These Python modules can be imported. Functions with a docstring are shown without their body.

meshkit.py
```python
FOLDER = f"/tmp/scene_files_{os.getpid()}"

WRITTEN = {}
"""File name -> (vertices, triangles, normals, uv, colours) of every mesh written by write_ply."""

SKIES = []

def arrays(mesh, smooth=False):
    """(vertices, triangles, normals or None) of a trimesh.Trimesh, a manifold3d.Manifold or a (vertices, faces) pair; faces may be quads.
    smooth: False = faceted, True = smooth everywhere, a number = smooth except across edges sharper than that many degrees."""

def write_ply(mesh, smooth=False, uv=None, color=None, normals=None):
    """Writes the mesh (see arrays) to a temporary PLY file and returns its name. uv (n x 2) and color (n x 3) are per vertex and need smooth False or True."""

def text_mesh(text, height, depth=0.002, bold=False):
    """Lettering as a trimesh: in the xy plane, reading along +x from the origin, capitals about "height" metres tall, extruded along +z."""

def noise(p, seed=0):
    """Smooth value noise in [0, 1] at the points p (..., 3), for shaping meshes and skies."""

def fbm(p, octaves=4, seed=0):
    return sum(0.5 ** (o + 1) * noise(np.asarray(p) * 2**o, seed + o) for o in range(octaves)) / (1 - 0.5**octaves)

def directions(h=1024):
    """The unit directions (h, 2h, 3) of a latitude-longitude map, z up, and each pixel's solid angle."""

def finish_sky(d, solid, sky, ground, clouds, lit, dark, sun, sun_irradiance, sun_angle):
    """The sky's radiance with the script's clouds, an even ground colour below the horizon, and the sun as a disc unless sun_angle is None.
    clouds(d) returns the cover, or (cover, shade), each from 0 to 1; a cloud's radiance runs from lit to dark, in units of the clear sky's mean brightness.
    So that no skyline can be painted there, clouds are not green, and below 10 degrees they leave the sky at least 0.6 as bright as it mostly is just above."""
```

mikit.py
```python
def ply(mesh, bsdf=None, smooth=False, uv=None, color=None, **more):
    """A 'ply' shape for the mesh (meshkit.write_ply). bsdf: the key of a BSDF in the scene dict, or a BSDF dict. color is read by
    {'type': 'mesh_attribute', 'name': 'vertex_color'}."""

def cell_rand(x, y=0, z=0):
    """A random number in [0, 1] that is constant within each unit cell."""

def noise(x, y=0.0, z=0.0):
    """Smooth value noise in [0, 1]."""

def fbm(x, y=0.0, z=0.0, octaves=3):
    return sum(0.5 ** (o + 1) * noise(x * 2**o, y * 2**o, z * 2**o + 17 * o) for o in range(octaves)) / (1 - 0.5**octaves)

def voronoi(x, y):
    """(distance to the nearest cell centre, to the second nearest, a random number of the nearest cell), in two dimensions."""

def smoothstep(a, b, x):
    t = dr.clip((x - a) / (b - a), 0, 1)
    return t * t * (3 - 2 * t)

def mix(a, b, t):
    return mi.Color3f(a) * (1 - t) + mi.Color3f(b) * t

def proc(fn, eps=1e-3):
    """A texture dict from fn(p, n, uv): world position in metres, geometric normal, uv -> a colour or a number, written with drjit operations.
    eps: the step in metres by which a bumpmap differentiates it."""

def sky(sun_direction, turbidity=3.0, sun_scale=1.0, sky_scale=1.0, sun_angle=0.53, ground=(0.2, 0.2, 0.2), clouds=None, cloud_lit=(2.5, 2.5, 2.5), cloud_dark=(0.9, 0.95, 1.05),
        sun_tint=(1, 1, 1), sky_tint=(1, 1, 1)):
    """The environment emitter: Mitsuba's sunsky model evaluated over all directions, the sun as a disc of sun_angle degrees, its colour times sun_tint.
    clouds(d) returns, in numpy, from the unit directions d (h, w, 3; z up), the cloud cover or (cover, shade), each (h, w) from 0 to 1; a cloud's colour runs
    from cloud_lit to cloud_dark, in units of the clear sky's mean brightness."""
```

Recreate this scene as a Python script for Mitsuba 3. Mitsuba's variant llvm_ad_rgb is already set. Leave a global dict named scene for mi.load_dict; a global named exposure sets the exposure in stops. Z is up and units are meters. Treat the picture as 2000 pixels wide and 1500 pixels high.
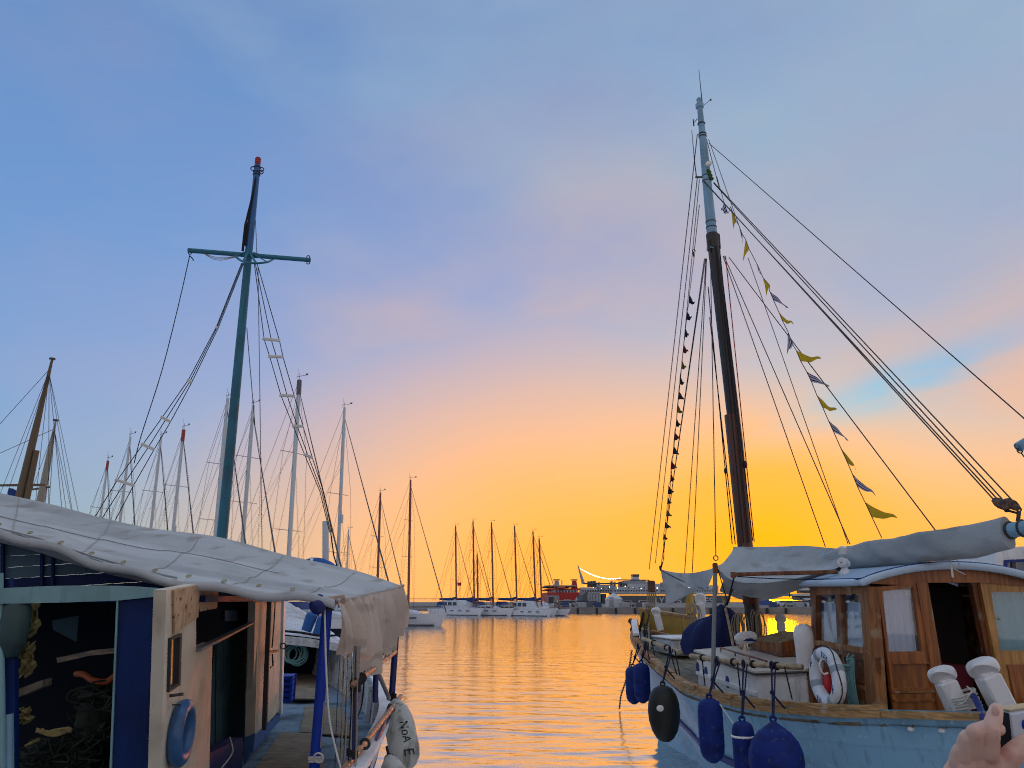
import math, random
import numpy as np, trimesh, shapely
import shapely.geometry as sg
import drjit as dr, mitsuba as mi
import mikit, meshkit

scene, labels = {}, {}
rng = np.random.default_rng(7)

# ------------------------------------------------------------------ camera, sky, exposure
F, TILT, EYE = 1513.0, math.radians(15.5), np.array([0.0, 0.0, 3.0])
CT, ST = math.cos(TILT), math.sin(TILT)
scene['camera'] = {'type': 'perspective', 'fov': 2 * math.degrees(math.atan(1000 / F)), 'fov_axis': 'x', 'near_clip': 0.05, 'far_clip': 9000.0,
                   'to_world': mi.ScalarTransform4f().look_at(origin=EYE.tolist(), target=(EYE + np.array([0, CT, ST])).tolist(), up=[0, 0, 1])}
exposure = 1.3


def _sm(a, b, x):
    t = np.clip((x - a) / (b - a), 0, 1)
    return t * t * (3 - 2 * t)


def clouds(d):
    """High dusk overcast: blue-grey veil, warm towards where the sun goes down."""
    az = np.degrees(np.arctan2(d[..., 0], d[..., 1]))
    el = np.degrees(np.arcsin(np.clip(d[..., 2], -1, 1)))
    q = np.stack([d[..., 0] * 1.0, d[..., 1], d[..., 2] * 1.5], -1)
    n1 = meshkit.fbm(q * 2.6 + 5.1, 5, 207) - .5
    n2 = meshkit.fbm(q * np.array([7., 7., 8.]) + np.array([9., 2., 4.]), 5, 707) - .5
    n3 = meshkit.fbm(np.stack([az * .12 + el * .05, el * .55 - az * .1, el * 0], -1) + 3.3, 4, 21)
    a = np.abs(az - 5.0)
    right = az > 5.0
    spread = np.exp(-(a / np.where(right, 15.6, 39.5)) ** 2)
    top = (11.92 + 4.58 * spread) * (1 + .22 * n1)
    warm = .88 * _sm(3.004, .14, el / top) ** 1.782 * np.exp(-((a + 2 * np.maximum(a - 38, 0)) / np.where(right, 200., 36.7)) ** 2)
    warm = warm + (1 - warm) * np.exp(-(np.abs(az - 18.5) / 6.85) ** 2 - (el / 10.1) ** 2)
    back = np.sin(np.radians(az) / 2) ** 4 * _sm(75, 12, el)          # faint pink of the sky opposite the sunset
    warm = np.maximum(warm, .20 * back)
    c = .47 + .344 * np.sin(np.radians(az)) * np.maximum(np.cos(np.radians(az)), .3) + .60 * np.sin(np.radians(az) / 2) ** 2 + .25 * _sm(42, 75, el) + .122 * (np.minimum(el, 45) - 20) / 20 + .50 * n1 + .36 * n2
    cover = np.maximum(np.maximum(_sm(-.1, 1., c), .42), 1.15 * warm)
    # a thin torn gap in the veil, where paler sky shows
    gap = np.exp(-((el - (14.6 + .28 * (az - 30))) / 1.3) ** 2) * np.exp(-((az - 29.) / 7.5) ** 2) * _sm(.42, .62, n3)
    cover = np.clip(cover - .34 * gap, 0, 1)
    warm = np.clip(warm * (1 - .35 * gap) + .10 * n2 * _sm(16, 3, el) * (a < 60), 0, 1)
    return cover, np.clip(1 - warm + .22 * n2 * (1 - warm), 0, 1)


_az, _el = math.radians(18.5), math.radians(1.9)
scene['sky'] = mikit.sky((math.sin(_az) * math.cos(_el), math.cos(_az) * math.cos(_el), math.sin(_el)), turbidity=3, sun_scale=.42, sun_angle=2.0, sky_scale=20.2,
                         clouds=clouds, cloud_lit=(6.80, 2.52, .05), cloud_dark=(1.63, 2.10, 2.68), sky_tint=(.015, .172, .565), sun_tint=(1, .55, .22), ground=(.05, .06, .08))



# ------------------------------------------------------------------ pixels of the photograph <-> places
def ray(px, py):
    u, v = (px - 1000) / F, -(py - 750) / F
    return np.array([u, CT - v * ST, ST + v * CT])


def at(px, py, Y):
    """The place at distance Y ahead that the photograph shows at px, py."""
    d = ray(px, py)
    return EYE + d * (Y / d[1])


def atz(px, py, z):
    d = ray(px, py)
    return EYE + d * ((z - 3.0) / d[2])


def on(px, py, P0, n):
    d = ray(px, py)
    return EYE + d * (np.dot(np.asarray(P0) - EYE, n) / np.dot(d, n))


def unit(v):
    v = np.asarray(v, float)
    return v / np.linalg.norm(v)


# ------------------------------------------------------------------ naming
def new(base):
    if base not in scene and base not in labels:
        return base
    i = 1
    while f'{base}_{i:03d}' in scene or f'{base}_{i:03d}' in labels:
        i += 1
    return f'{base}_{i:03d}'


def thing(name, label, cat, group=None):
    k = new(name)
    labels[k] = {'label': label, 'category': cat}
    if group:
        labels[k]['group'] = group
    return k


def part(parent, name, mesh, mat, smooth=35, label=None, kind=None):
    k = new(parent + '__' + name)
    if isinstance(mesh, list):
        mesh = cat(mesh)
    scene[k] = mikit.ply(mesh, mat, smooth=smooth)
    if label or kind:
        labels[k] = {}
        if label:
            labels[k]['label'] = label
        if kind:
            labels[k]['kind'] = kind
    return k


def single(name, mesh, mat, label, cat_, group=None, smooth=35, kind=None):
    k = new(name)
    if isinstance(mesh, list):
        mesh = cat(mesh)
    scene[k] = mikit.ply(mesh, mat, smooth=smooth)
    labels[k] = {'label': label}
    if cat_:
        labels[k]['category'] = cat_
    if group:
        labels[k]['group'] = group
    if kind:
        labels[k]['kind'] = kind
    return k


# ------------------------------------------------------------------ meshes: (vertices, triangles)
def tri(v, f):
    f = np.asarray(f, int)
    if f.shape[1] == 4:
        f = np.vstack([f[:, [0, 1, 2]], f[:, [0, 2, 3]]])
    return np.asarray(v, float), f


def cat(ms):
    vs, fs, k = [], [], 0
    for m in ms:
        v, f = (m.vertices, m.faces) if hasattr(m, 'vertices') else m
        v, f = tri(v, f)
        vs.append(v)
        fs.append(f + k)
        k += len(v)
    return np.vstack(vs), np.vstack(fs)


def tube(pts, r, n=6, cap=True, closed=False):
    p = np.asarray(pts, float)
    k = len(p)
    r = np.broadcast_to(np.asarray(r, float), (k,))
    t = np.gradient(p, axis=0) if not closed else np.roll(p, -1, 0) - np.roll(p, 1, 0)
    t /= np.linalg.norm(t, axis=1, keepdims=True) + 1e-12
    a = np.cross(t[0], [0, 0, 1] if abs(t[0][2]) < .9 else [1, 0, 0])
    rings = []
    for i in range(k):
        a = a - t[i] * np.dot(a, t[i])
        a /= np.linalg.norm(a) + 1e-12
        b = np.cross(t[i], a)
        ang = np.arange(n) * 2 * np.pi / n
        rings.append(p[i] + r[i] * (np.cos(ang)[:, None] * a + np.sin(ang)[:, None] * b))
    v = np.vstack(rings)
    f = []
    for i in range(k if closed else k - 1):
        j = (i + 1) % k
        for q in range(n):
            f.append([i * n + q, i * n + (q + 1) % n, j * n + (q + 1) % n, j * n + q])
    v, f = tri(v, f)
    if cap and not closed:
        v = np.vstack([v, p[:1], p[-1:]])
        c0, c1 = len(v) - 2, len(v) - 1
        e = [[c0, (q + 1) % n, q] for q in range(n)] + [[c1, (k - 1) * n + q, (k - 1) * n + (q + 1) % n] for q in range(n)]
        f = np.vstack([f, e])
    return v, f


def rope(a, b, r=.008, sag=0., n=None, sides=5, twist=0.):
    a, b = np.asarray(a, float), np.asarray(b, float)
    n = n or (2 if not sag else 12)
    t = np.linspace(0, 1, n)[:, None]
    p = a + (b - a) * t
    p[:, 2] -= (sag * 4 * t * (1 - t))[:, 0]
    return tube(p, r, sides)


def spline(pts, n=24, closed=False):
    p = np.asarray(pts, float)
    k = len(p)
    if closed:
        p = np.vstack([p[-1:], p, p[:2]])
    else:
        p = np.vstack([2 * p[0] - p[1], p, 2 * p[-1] - p[-2]])
    out = []
    segs = k if closed else k - 1
    per = max(2, int(math.ceil(n / segs)))
    for i in range(segs):
        p0, p1, p2, p3 = p[i:i + 4]
        for t in np.linspace(0, 1, per, endpoint=False):
            out.append(.5 * (2 * p1 + (p2 - p0) * t + (2 * p0 - 5 * p1 + 4 * p2 - p3) * t * t + (3 * p1 - p0 - 3 * p2 + p3) * t ** 3))
    if not closed:
        out.append(p[-2])
    return np.array(out)


def box(c, s, ex=(1, 0, 0), ey=None, ez=(0, 0, 1), ch=0.0):
    """A box of size s about c along the axes ex, ey, ez; ch chamfers its edges."""
    ex, ez = unit(ex), unit(ez)
    ey = unit(np.cross(ez, ex)) if ey is None else unit(ey)
    h = np.asarray(s, float) / 2
    R = np.stack([ex, ey, ez])
    if ch > 0:
        ch = min(ch, .45 * min(s))
        q = []
        for sx in (-1, 1):
            for sy in (-1, 1):
                for sz in (-1, 1):
                    for k in range(3):
                        w = h - ch
                        w[k] = h[k]
                        q.append(w * [sx, sy, sz])
        m = trimesh.convex.convex_hull(np.array(q))
        return m.vertices @ R + c, m.faces
    q = np.array([[x, y, z] for x in (-1, 1) for y in (-1, 1) for z in (-1, 1)]) * h
    f = np.array([[0, 1, 3, 2], [4, 6, 7, 5], [0, 4, 5, 1], [2, 3, 7, 6], [0, 2, 6, 4], [1, 5, 7, 3]])
    return tri(q @ R + np.asarray(c, float), f)


def bar(a, b, w, h, up=(0, 0, 1), ch=0.0, ext=0.):
    """A bar of section w x h from a to b."""
    a, b = np.asarray(a, float), np.asarray(b, float)
    x = unit(b - a)
    u = np.asarray(up, float)
    z = unit(u - x * np.dot(u, x))
    return box((a + b) / 2, (np.linalg.norm(b - a) + 2 * ext, w, h), x, None, z, ch)


def lathe(prof, n=20, o=(0, 0, 0), z=(0, 0, 1), sx=1., sy=1., x=None):
    """prof: (radius, height) pairs, turned about the axis z through o."""
    z = unit(z)
    x = unit(np.cross([0, 1, 0] if abs(z[1]) < .9 else [1, 0, 0], z)) if x is None else unit(np.asarray(x, float) - z * np.dot(x, z))
    y = np.cross(z, x)
    a = np.arange(n) * 2 * np.pi / n
    v = np.vstack([np.asarray(o) + h * z + r * (sx * np.cos(a)[:, None] * x + sy * np.sin(a)[:, None] * y) for r, h in prof])
    f = [[i * n + q, i * n + (q + 1) % n, (i + 1) * n + (q + 1) % n, (i + 1) * n + q] for i in range(len(prof) - 1) for q in range(n)]
    return tri(v, f)


def ball(c, r, n=2):
    m = trimesh.creation.icosphere(subdivisions=n, radius=1.0)
    return m.vertices * np.asarray(r) + np.asarray(c), m.faces


def torus(c, R, r, z=(0, 0, 1), n=28, m=10, x=None, sx=1., sy=1.):
    z = unit(z)
    x = unit(np.cross([0, 1, 0] if abs(z[1]) < .9 else [1, 0, 0], z)) if x is None else unit(x)
    y = np.cross(z, x)
    a = np.arange(n) * 2 * np.pi / n
    return tube(np.asarray(c) + R * (sx * np.cos(a)[:, None] * x + sy * np.sin(a)[:, None] * y), r, m, closed=True)


def grid(V):
    V = np.asarray(V, float)
    m, n = V.shape[:2]
    i = np.arange((m - 1) * n).reshape(m - 1, n)[:, :-1].ravel()
    return tri(V.reshape(-1, 3), np.stack([i, i + 1, i + n + 1, i + n], 1))


def resample(p, n, smooth=True):
    p = np.asarray(p, float)
    if smooth and len(p) > 2:
        p = spline(p, 6 * len(p))
    s = np.r_[0, np.cumsum(np.linalg.norm(np.diff(p, axis=0), axis=1))]
    t = np.linspace(0, s[-1], n)
    return np.stack([np.interp(t, s, p[:, k]) for k in range(3)], 1)


def ruled(top, bot, nu=40, nv=14, sag=(0, 0, 0), wrinkle=0., wdir=(0, 0, 1), wf=(3., 8.), seed=0, smooth=True):
    """Cloth between two edges, with a sag and soft folds."""
    A, B = resample(top, nu, smooth), resample(bot, nu, smooth)
    v = np.linspace(0, 1, nv)[:, None, None]
    V = A[None] * (1 - v) + B[None] * v + 4 * v * (1 - v) * np.asarray(sag, float)
    if wrinkle:
        uu, vv = np.meshgrid(np.linspace(0, 1, nu), np.linspace(0, 1, nv))
        w = meshkit.fbm(np.stack([uu * wf[0] + vv * .6, vv * wf[1] - uu * .8, uu * 0], -1), 3, seed) - .5
        V = V + (w * wrinkle * np.minimum(1, 6 * vv * (1 - vv) + .25))[..., None] * np.asarray(wdir, float)
    return grid(V)


def loft(rings, caps=True):
    R = np.asarray(rings, float)
    m, n = R.shape[:2]
    f = [[i * n + q, i * n + (q + 1) % n, (i + 1) * n + (q + 1) % n, (i + 1) * n + q] for i in range(m - 1) for q in range(n)]
    v, f = tri(R.reshape(-1, 3), f)
    if caps:
        v = np.vstack([v, R[0].mean(0), R[-1].mean(0)])
        c0, c1 = len(v) - 2, len(v) - 1
        f = np.vstack([f, [[c0, (q + 1) % n, q] for q in range(n)] + [[c1, (m - 1) * n + q, (m - 1) * n + (q + 1) % n] for q in range(n)]])
    return v, f


def frame(n):
    n = unit(n)
    e1 = unit(np.cross([0, 0, 1], n)) if abs(n[2]) < .95 else np.array([1., 0, 0])
    return e1, np.cross(n, e1), n


def slab(pts, P0, n, d0, d1, holes=(), px=True):
    """A flat piece on the plane P0, n with the outline pts (photograph pixels, or places), from d0 to d1 in front of the plane."""
    e1, e2, n = frame(n)
    P0 = np.asarray(P0, float)

    def loc(q):
        w = (on(q[0], q[1], P0, n) if px else np.asarray(q)) - P0
        return np.dot(w, e1), np.dot(w, e2)
    pg = sg.Polygon([loc(q) for q in pts], [[loc(q) for q in h] for h in holes]).buffer(0)
    out = []
    for g in getattr(pg, 'geoms', [pg]):
        m = trimesh.creation.extrude_polygon(g, d1 - d0, engine='earcut')
        out.append((P0 + n * d0 + m.vertices @ np.stack([e1, e2, n]), m.faces))
    return cat(out)


def quad(x0, y0, x1, y1):
    return [(x0, y0), (x1, y0), (x1, y1), (x0, y1)]


def letters(text, P, ex, ey, h, depth=.004, bold=False):
    m = meshkit.text_mesh(text, h, depth, bold)
    ex, ey = unit(ex), unit(ey)
    return np.asarray(P) + m.vertices @ np.stack([ex, ey, np.cross(ex, ey)]), m.faces


# ------------------------------------------------------------------ materials
def pr(c, rough=.6, spec=.4, two=True, **kw):
    c = c if isinstance(c, dict) else {'type': 'rgb', 'value': list(c)}
    b = {'type': 'principled', 'base_color': c, 'roughness': rough, 'specular': spec, **kw}
    return {'type': 'twosided', 'bsdf': b} if two else b


def bump(inner, fn, scale, eps=.002):
    return {'type': 'twosided', 'bsdf': {'type': 'bumpmap', 'arbitrary': mikit.proc(fn, eps), 'scale': scale, 'bsdf': inner}}


def woodfn(a, b, grain=(45., 45., 3.), worn=None):
    def fn(p, n, uv):
        g = mikit.fbm(p.x * grain[0], p.y * grain[1], p.z * grain[2], 3)
        c = mikit.mix(a, b, mikit.smoothstep(.3, .72, g))
        k = mikit.fbm(p.x * 3.1, p.y * 3.1, p.z * 2.7, 3)
        c = c * (.72 + .56 * k)
        if worn is not None:
            c = mikit.mix(c, worn, .75 * mikit.smoothstep(.56, .72, mikit.fbm(p.x * 7 + 3, p.y * 7, p.z * 5, 3)))
        return c
    return mikit.proc(fn)


def paintfn(base, dirt, amount=.5, f=2.2, streak=True, spot=None):
    def fn(p, n, uv):
        k = mikit.fbm(p.x * f, p.y * f, p.z * f * 1.3, 4)
        c = mikit.mix(base, dirt, amount * mikit.smoothstep(.42, .8, k))
        if streak:
            s = mikit.fbm(p.x * 16, p.y * 16, p.z * 1.1, 3)
            c = mikit.mix(c, dirt, amount * .8 * mikit.smoothstep(.54, .78, s))
        if spot is not None:
            c = mikit.mix(c, spot, mikit.smoothstep(.68, .74, mikit.fbm(p.x * 21, p.y * 21, p.z * 15, 3)))
        return c
    return mikit.proc(fn)


def M(name, d):
    scene[name] = d



def clothfn(base, dirt, stain):
    def fn(p, n, uv):
        k = mikit.fbm(p.x * 1.3, p.y * 1.3, p.z * 1.9, 4)
        c = mikit.mix(base, dirt, .7 * mikit.smoothstep(.40, .75, k))
        w = mikit.noise(p.x * 140, p.y * 140, p.z * 140)
        c = c * (.90 + .20 * w)
        s = mikit.fbm(p.x * 5.5 + 2, p.y * 1.2, p.z * 5.5, 4)
        return mikit.mix(c, stain, .55 * mikit.smoothstep(.60, .78, s))
    return mikit.proc(fn)


M('m_hullblue', pr(paintfn((.20, .40, .56), (.11, .24, .35), .75, 1.7, True, (.30, .46, .55)), .45, .4))
M('m_white', pr(paintfn((.74, .76, .78), (.44, .45, .44), .45, 2.6), .5, .45))
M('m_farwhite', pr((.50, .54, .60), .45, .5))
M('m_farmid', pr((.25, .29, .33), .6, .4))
M('m_fardim', pr((.09, .105, .12), .6, .4))
M('m_fargrey', pr((.30, .33, .36), .6, .4))
M('m_fardark', pr((.03, .04, .06), .35, .6))
M('m_farnavy', pr((.03, .06, .16), .6, .4))
M('m_capwood', pr(woodfn((.42, .25, .10), (.24, .14, .055), (9., 9., 60.), (.42, .35, .26)), .55, .4))
M('m_pole', pr(woodfn((.42, .34, .22), (.26, .20, .12), (20., 20., 20.)), .6, .3))
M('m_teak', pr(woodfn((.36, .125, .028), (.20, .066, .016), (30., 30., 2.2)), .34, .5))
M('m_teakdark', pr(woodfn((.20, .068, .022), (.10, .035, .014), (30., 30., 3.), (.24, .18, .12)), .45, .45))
M('m_teakbare', pr(woodfn((.33, .145, .05), (.19, .08, .03), (34., 34., 3.), (.36, .28, .20)), .6, .35))
M('m_canvas', {'type': 'principledthin', 'base_color': clothfn((.40, .44, .47), (.27, .30, .32), (.22, .21, .19)), 'roughness': .9, 'diff_trans': .30, 'eta': 1.3})
M('m_awning', {'type': 'principledthin', 'base_color': clothfn((.47, .50, .52), (.32, .34, .35), (.24, .22, .19)), 'roughness': .9, 'diff_trans': .22, 'eta': 1.3})
M('m_stitch', pr((.30, .30, .29), .9, .2))
M('m_flagnavy', {'type': 'principledthin', 'base_color': {'type': 'rgb', 'value': [.03, .06, .22]}, 'roughness': .9, 'diff_trans': .5, 'eta': 1.3})
M('m_flagwhite', {'type': 'principledthin', 'base_color': {'type': 'rgb', 'value': [.55, .57, .62]}, 'roughness': .9, 'diff_trans': .5, 'eta': 1.3})
M('m_flagyellow', {'type': 'principledthin', 'base_color': {'type': 'rgb', 'value': [.52, .42, .035]}, 'roughness': .9, 'diff_trans': .6, 'eta': 1.3})
M('m_flagred', {'type': 'principledthin', 'base_color': {'type': 'rgb', 'value': [.35, .03, .04]}, 'roughness': .9, 'diff_trans': .5, 'eta': 1.3})
M('m_flagdarkred', pr((.10, .018, .022), .9, .2))
M('m_flagdarkblue', pr((.014, .022, .06), .9, .2))
M('m_flagolive', pr((.14, .115, .02), .9, .2))
M('m_capred', pr((.28, .06, .05), .6, .3))
M('m_flagblack', pr((.02, .022, .03), .9, .2))
M('m_rope', pr((.34, .29, .21), .9, .2))
M('m_ropedark', pr((.018, .018, .024), .8, .3))
M('m_ropewhite', pr((.58, .58, .54), .85, .2))
M('m_ropeteal', pr((.20, .42, .42), .8, .2))
M('m_wire', pr((.05, .045, .045), .4, .5))
M('m_fendblue', pr(paintfn((.003, .020, .17), (.002, .008, .06), .7, 7., False, (.03, .05, .14)), .6, .25))
M('m_fendblack', pr((.010, .013, .012), .5, .4))
M('m_fendwhite', pr(paintfn((.52, .54, .50), (.17, .18, .16), .95, 3.4, True), .55, .35))
M('m_navy', pr((.012, .03, .16), .5, .4))
M('m_tarp', bump(pr((.006, .014, .085), .75, .3, False), lambda p, n, uv: mikit.fbm(p.x * 5, p.y * 5, p.z * 3, 3), .05))
M('m_mastteal', pr(paintfn((.022, .155, .235), (.02, .085, .12), .7, 1.2), .5, .35))
M('m_mastblue', pr(paintfn((.20, .37, .50), (.12, .22, .30), .6, 1.6), .42, .5))
M('m_mastdark', pr(woodfn((.030, .022, .022), (.012, .011, .013), (30., 30., 1.)), .35, .5))
M('m_mastbrown', pr(woodfn((.11, .035, .02), (.05, .018, .012), (30., 30., 1.)), .35, .5))
M('m_alu', pr((.42, .50, .56), .35, .5, metallic=.4))
M('m_aludark', pr((.08, .085, .11), .4, .5))
M('m_steel', pr((.38, .40, .42), .25, .6, metallic=.8))
M('m_iron', pr((.035, .03, .03), .55, .5))
M('m_red', pr((.50, .02, .03), .4, .5))
M('m_ferryred', pr((.42, .03, .03), .55, .4))
M('m_poleblue', pr((.003, .035, .33), .5, .3))
M('m_cream', pr(paintfn((.62, .57, .46), (.38, .31, .22), .6, 1.6, True), .6, .35))
M('m_peel', pr(paintfn((.50, .33, .20), (.27, .16, .09), .8, 5., True, (.10, .06, .035)), .75, .25))
M('m_tealwall', pr(paintfn((.055, .12, .14), (.03, .06, .07), .7, 2.), .95, .05))
M('m_bluewall', pr(paintfn((.003, .022, .12), (.002, .010, .05), .6, 1.5), .6, .2))
M('m_tealbeam', pr(paintfn((.20, .37, .40), (.12, .22, .24), .6, 2.), .55, .35))
M('m_deckblue', pr(paintfn((.16, .23, .30), (.06, .075, .09), .9, 3.2, False, (.05, .05, .055)), .8, .25))
M('m_plywood', pr(woodfn((.26, .21, .15), (.15, .13, .10), (5., 26., 20.), (.10, .10, .10)), .85, .2))
M('m_bulwark', pr(paintfn((.58, .62, .66), (.34, .33, .31), .75, 2.8, True, (.22, .18, .14)), .55, .4))
M('m_ochre', pr(paintfn((.42, .26, .045), (.26, .15, .03), .6, 2.5), .5, .4))
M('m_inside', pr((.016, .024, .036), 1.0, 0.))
M('m_junk', pr(paintfn((.016, .02, .018), (.006, .008, .008), .8, 6., False), .9, .1))
M('m_yellowcloth', pr(paintfn((.34, .28, .12), (.12, .10, .05), .9, 8., False), .9, .2))
M('m_orange', pr((.36, .10, .04), .6, .4))
M('m_curtain', pr((.48, .56, .68), .85, .2))
M('m_mirrorglass', {'type': 'blendbsdf', 'weight': .5, 'a': {'type': 'principled', 'base_color': {'type': 'rgb', 'value': [.03, .03, .03]}, 'roughness': .06, 'specular': 1.0}, 'b': {'type': 'roughconductor', 'material': 'none', 'alpha': .05}})
M('m_pane', {'type': 'thindielectric', 'int_ior': 1.5})
M('m_darkglass', pr((.02, .05, .06), .06, .7))
M('m_brass', pr((.42, .36, .20), .35, .5, metallic=.7))
M('m_quay', pr(paintfn((.20, .19, .185), (.10, .10, .10), .7, .5), .85, .2))
M('m_skin', pr(paintfn((.62, .40, .32), (.52, .27, .22), .8, 38., False), .5, .4))
M('m_nail', pr((.60, .38, .33), .3, .5))
M('m_lifering', pr(paintfn((.62, .68, .74), (.38, .41, .43), .55, 6.), .55, .4))
M('m_lamp', pr((.8, .8, .78), .4, .4))
M('m_water', {'type': 'bumpmap', 'arbitrary': mikit.proc(lambda p, n, uv: mikit.fbm(p.x * 1.5, p.y * 3.2, 0.0, 3), .01), 'scale': .020,
              'bsdf': {'type': 'blendbsdf', 'weight': .68, 'a': {'type': 'principled', 'base_color': {'type': 'rgb', 'value': [.012, .034, .038]}, 'roughness': .05, 'specular': 1.0},
                       'b': {'type': 'roughconductor', 'material': 'none', 'alpha': .03, 'specular_reflectance': {'type': 'rgb', 'value': [.95, .94, .93]}}}})
M('m_seabed', pr((.02, .03, .03), .9, .1))

# ------------------------------------------------------------------ water
def build_water():
    R = 3.2 * (900 / 3.2) ** np.linspace(0, 1, 760)
    A = np.linspace(math.radians(-52), math.radians(52), 640)
    r, a = np.meshgrid(R, A, indexing='ij')
    x, y = r * np.sin(a), r * np.cos(a)
    z = np.zeros_like(x)
    g = np.random.default_rng(3)
    for lam, amp, k in ((2.4, .0060, 5), (1.15, .0056, 6), (.6, .0043, 8), (.32, .0026, 8), (.19, .0012, 6)):
        for _ in range(k):
            th = g.normal(math.radians(87), .27)
            l = lam * g.uniform(.75, 1.3)
            ph = g.uniform(0, 6.28)
            w = 2 * np.pi / l
            warp = .5 * (meshkit.noise(np.stack([x / 3.1, y / 3.1, x * 0 + ph], -1)) - .5) * 2
            fade = np.clip(l / (r * .020) - .45, 0, 1)
            z += amp * g.uniform(.6, 1.2) * fade * np.sin(w * (x * math.cos(th) + y * math.sin(th)) + ph + 2.4 * warp)
    z *= .47 * (.45 + 1.1 * meshkit.fbm(np.stack([x / 9., y / 4.5, x * 0], -1), 3, 5))
    fan = grid(np.stack([x, y, z], -1))
    k = new('water')
    scene[k] = mikit.ply(fan, 'm_water', smooth=True)
    labels[k] = {'label': 'rippled harbour water reflecting the orange sunset', 'kind': 'structure'}
    R2 = np.r_[R[-1], 1400, 2300, 4000, 8000]
    r2, a2 = np.meshgrid(R2, A, indexing='ij')
    R3 = np.r_[.5, 3.2, 30, 300, 900, 8000]
    r3, a3 = np.meshgrid(R3, np.linspace(math.radians(52), math.radians(308), 90), indexing='ij')
    far = cat([grid(np.stack([r2 * np.sin(a2), r2 * np.cos(a2), r2 * 0], -1)), grid(np.stack([r3 * np.sin(a3), r3 * np.cos(a3), r3 * 0], -1))])
    k = new('open_water')
    scene[k] = mikit.ply(far, 'm_water')
    labels[k] = {'label': 'calm open water reaching to the horizon', 'kind': 'structure'}


build_water()
q = box((-2, -10, .2), (60, 24, 2.4))
scene['near_quay'] = mikit.ply(q, 'm_quay')
labels['near_quay'] = {'label': 'grey concrete quay where the photographer stands', 'kind': 'structure'}

# ------------------------------------------------------------------ far shore: quay, ships, tents, cars
def px_m(Y, py=1180):
    """Metres per photograph pixel at distance Y."""
    return (Y * CT) / F


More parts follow.
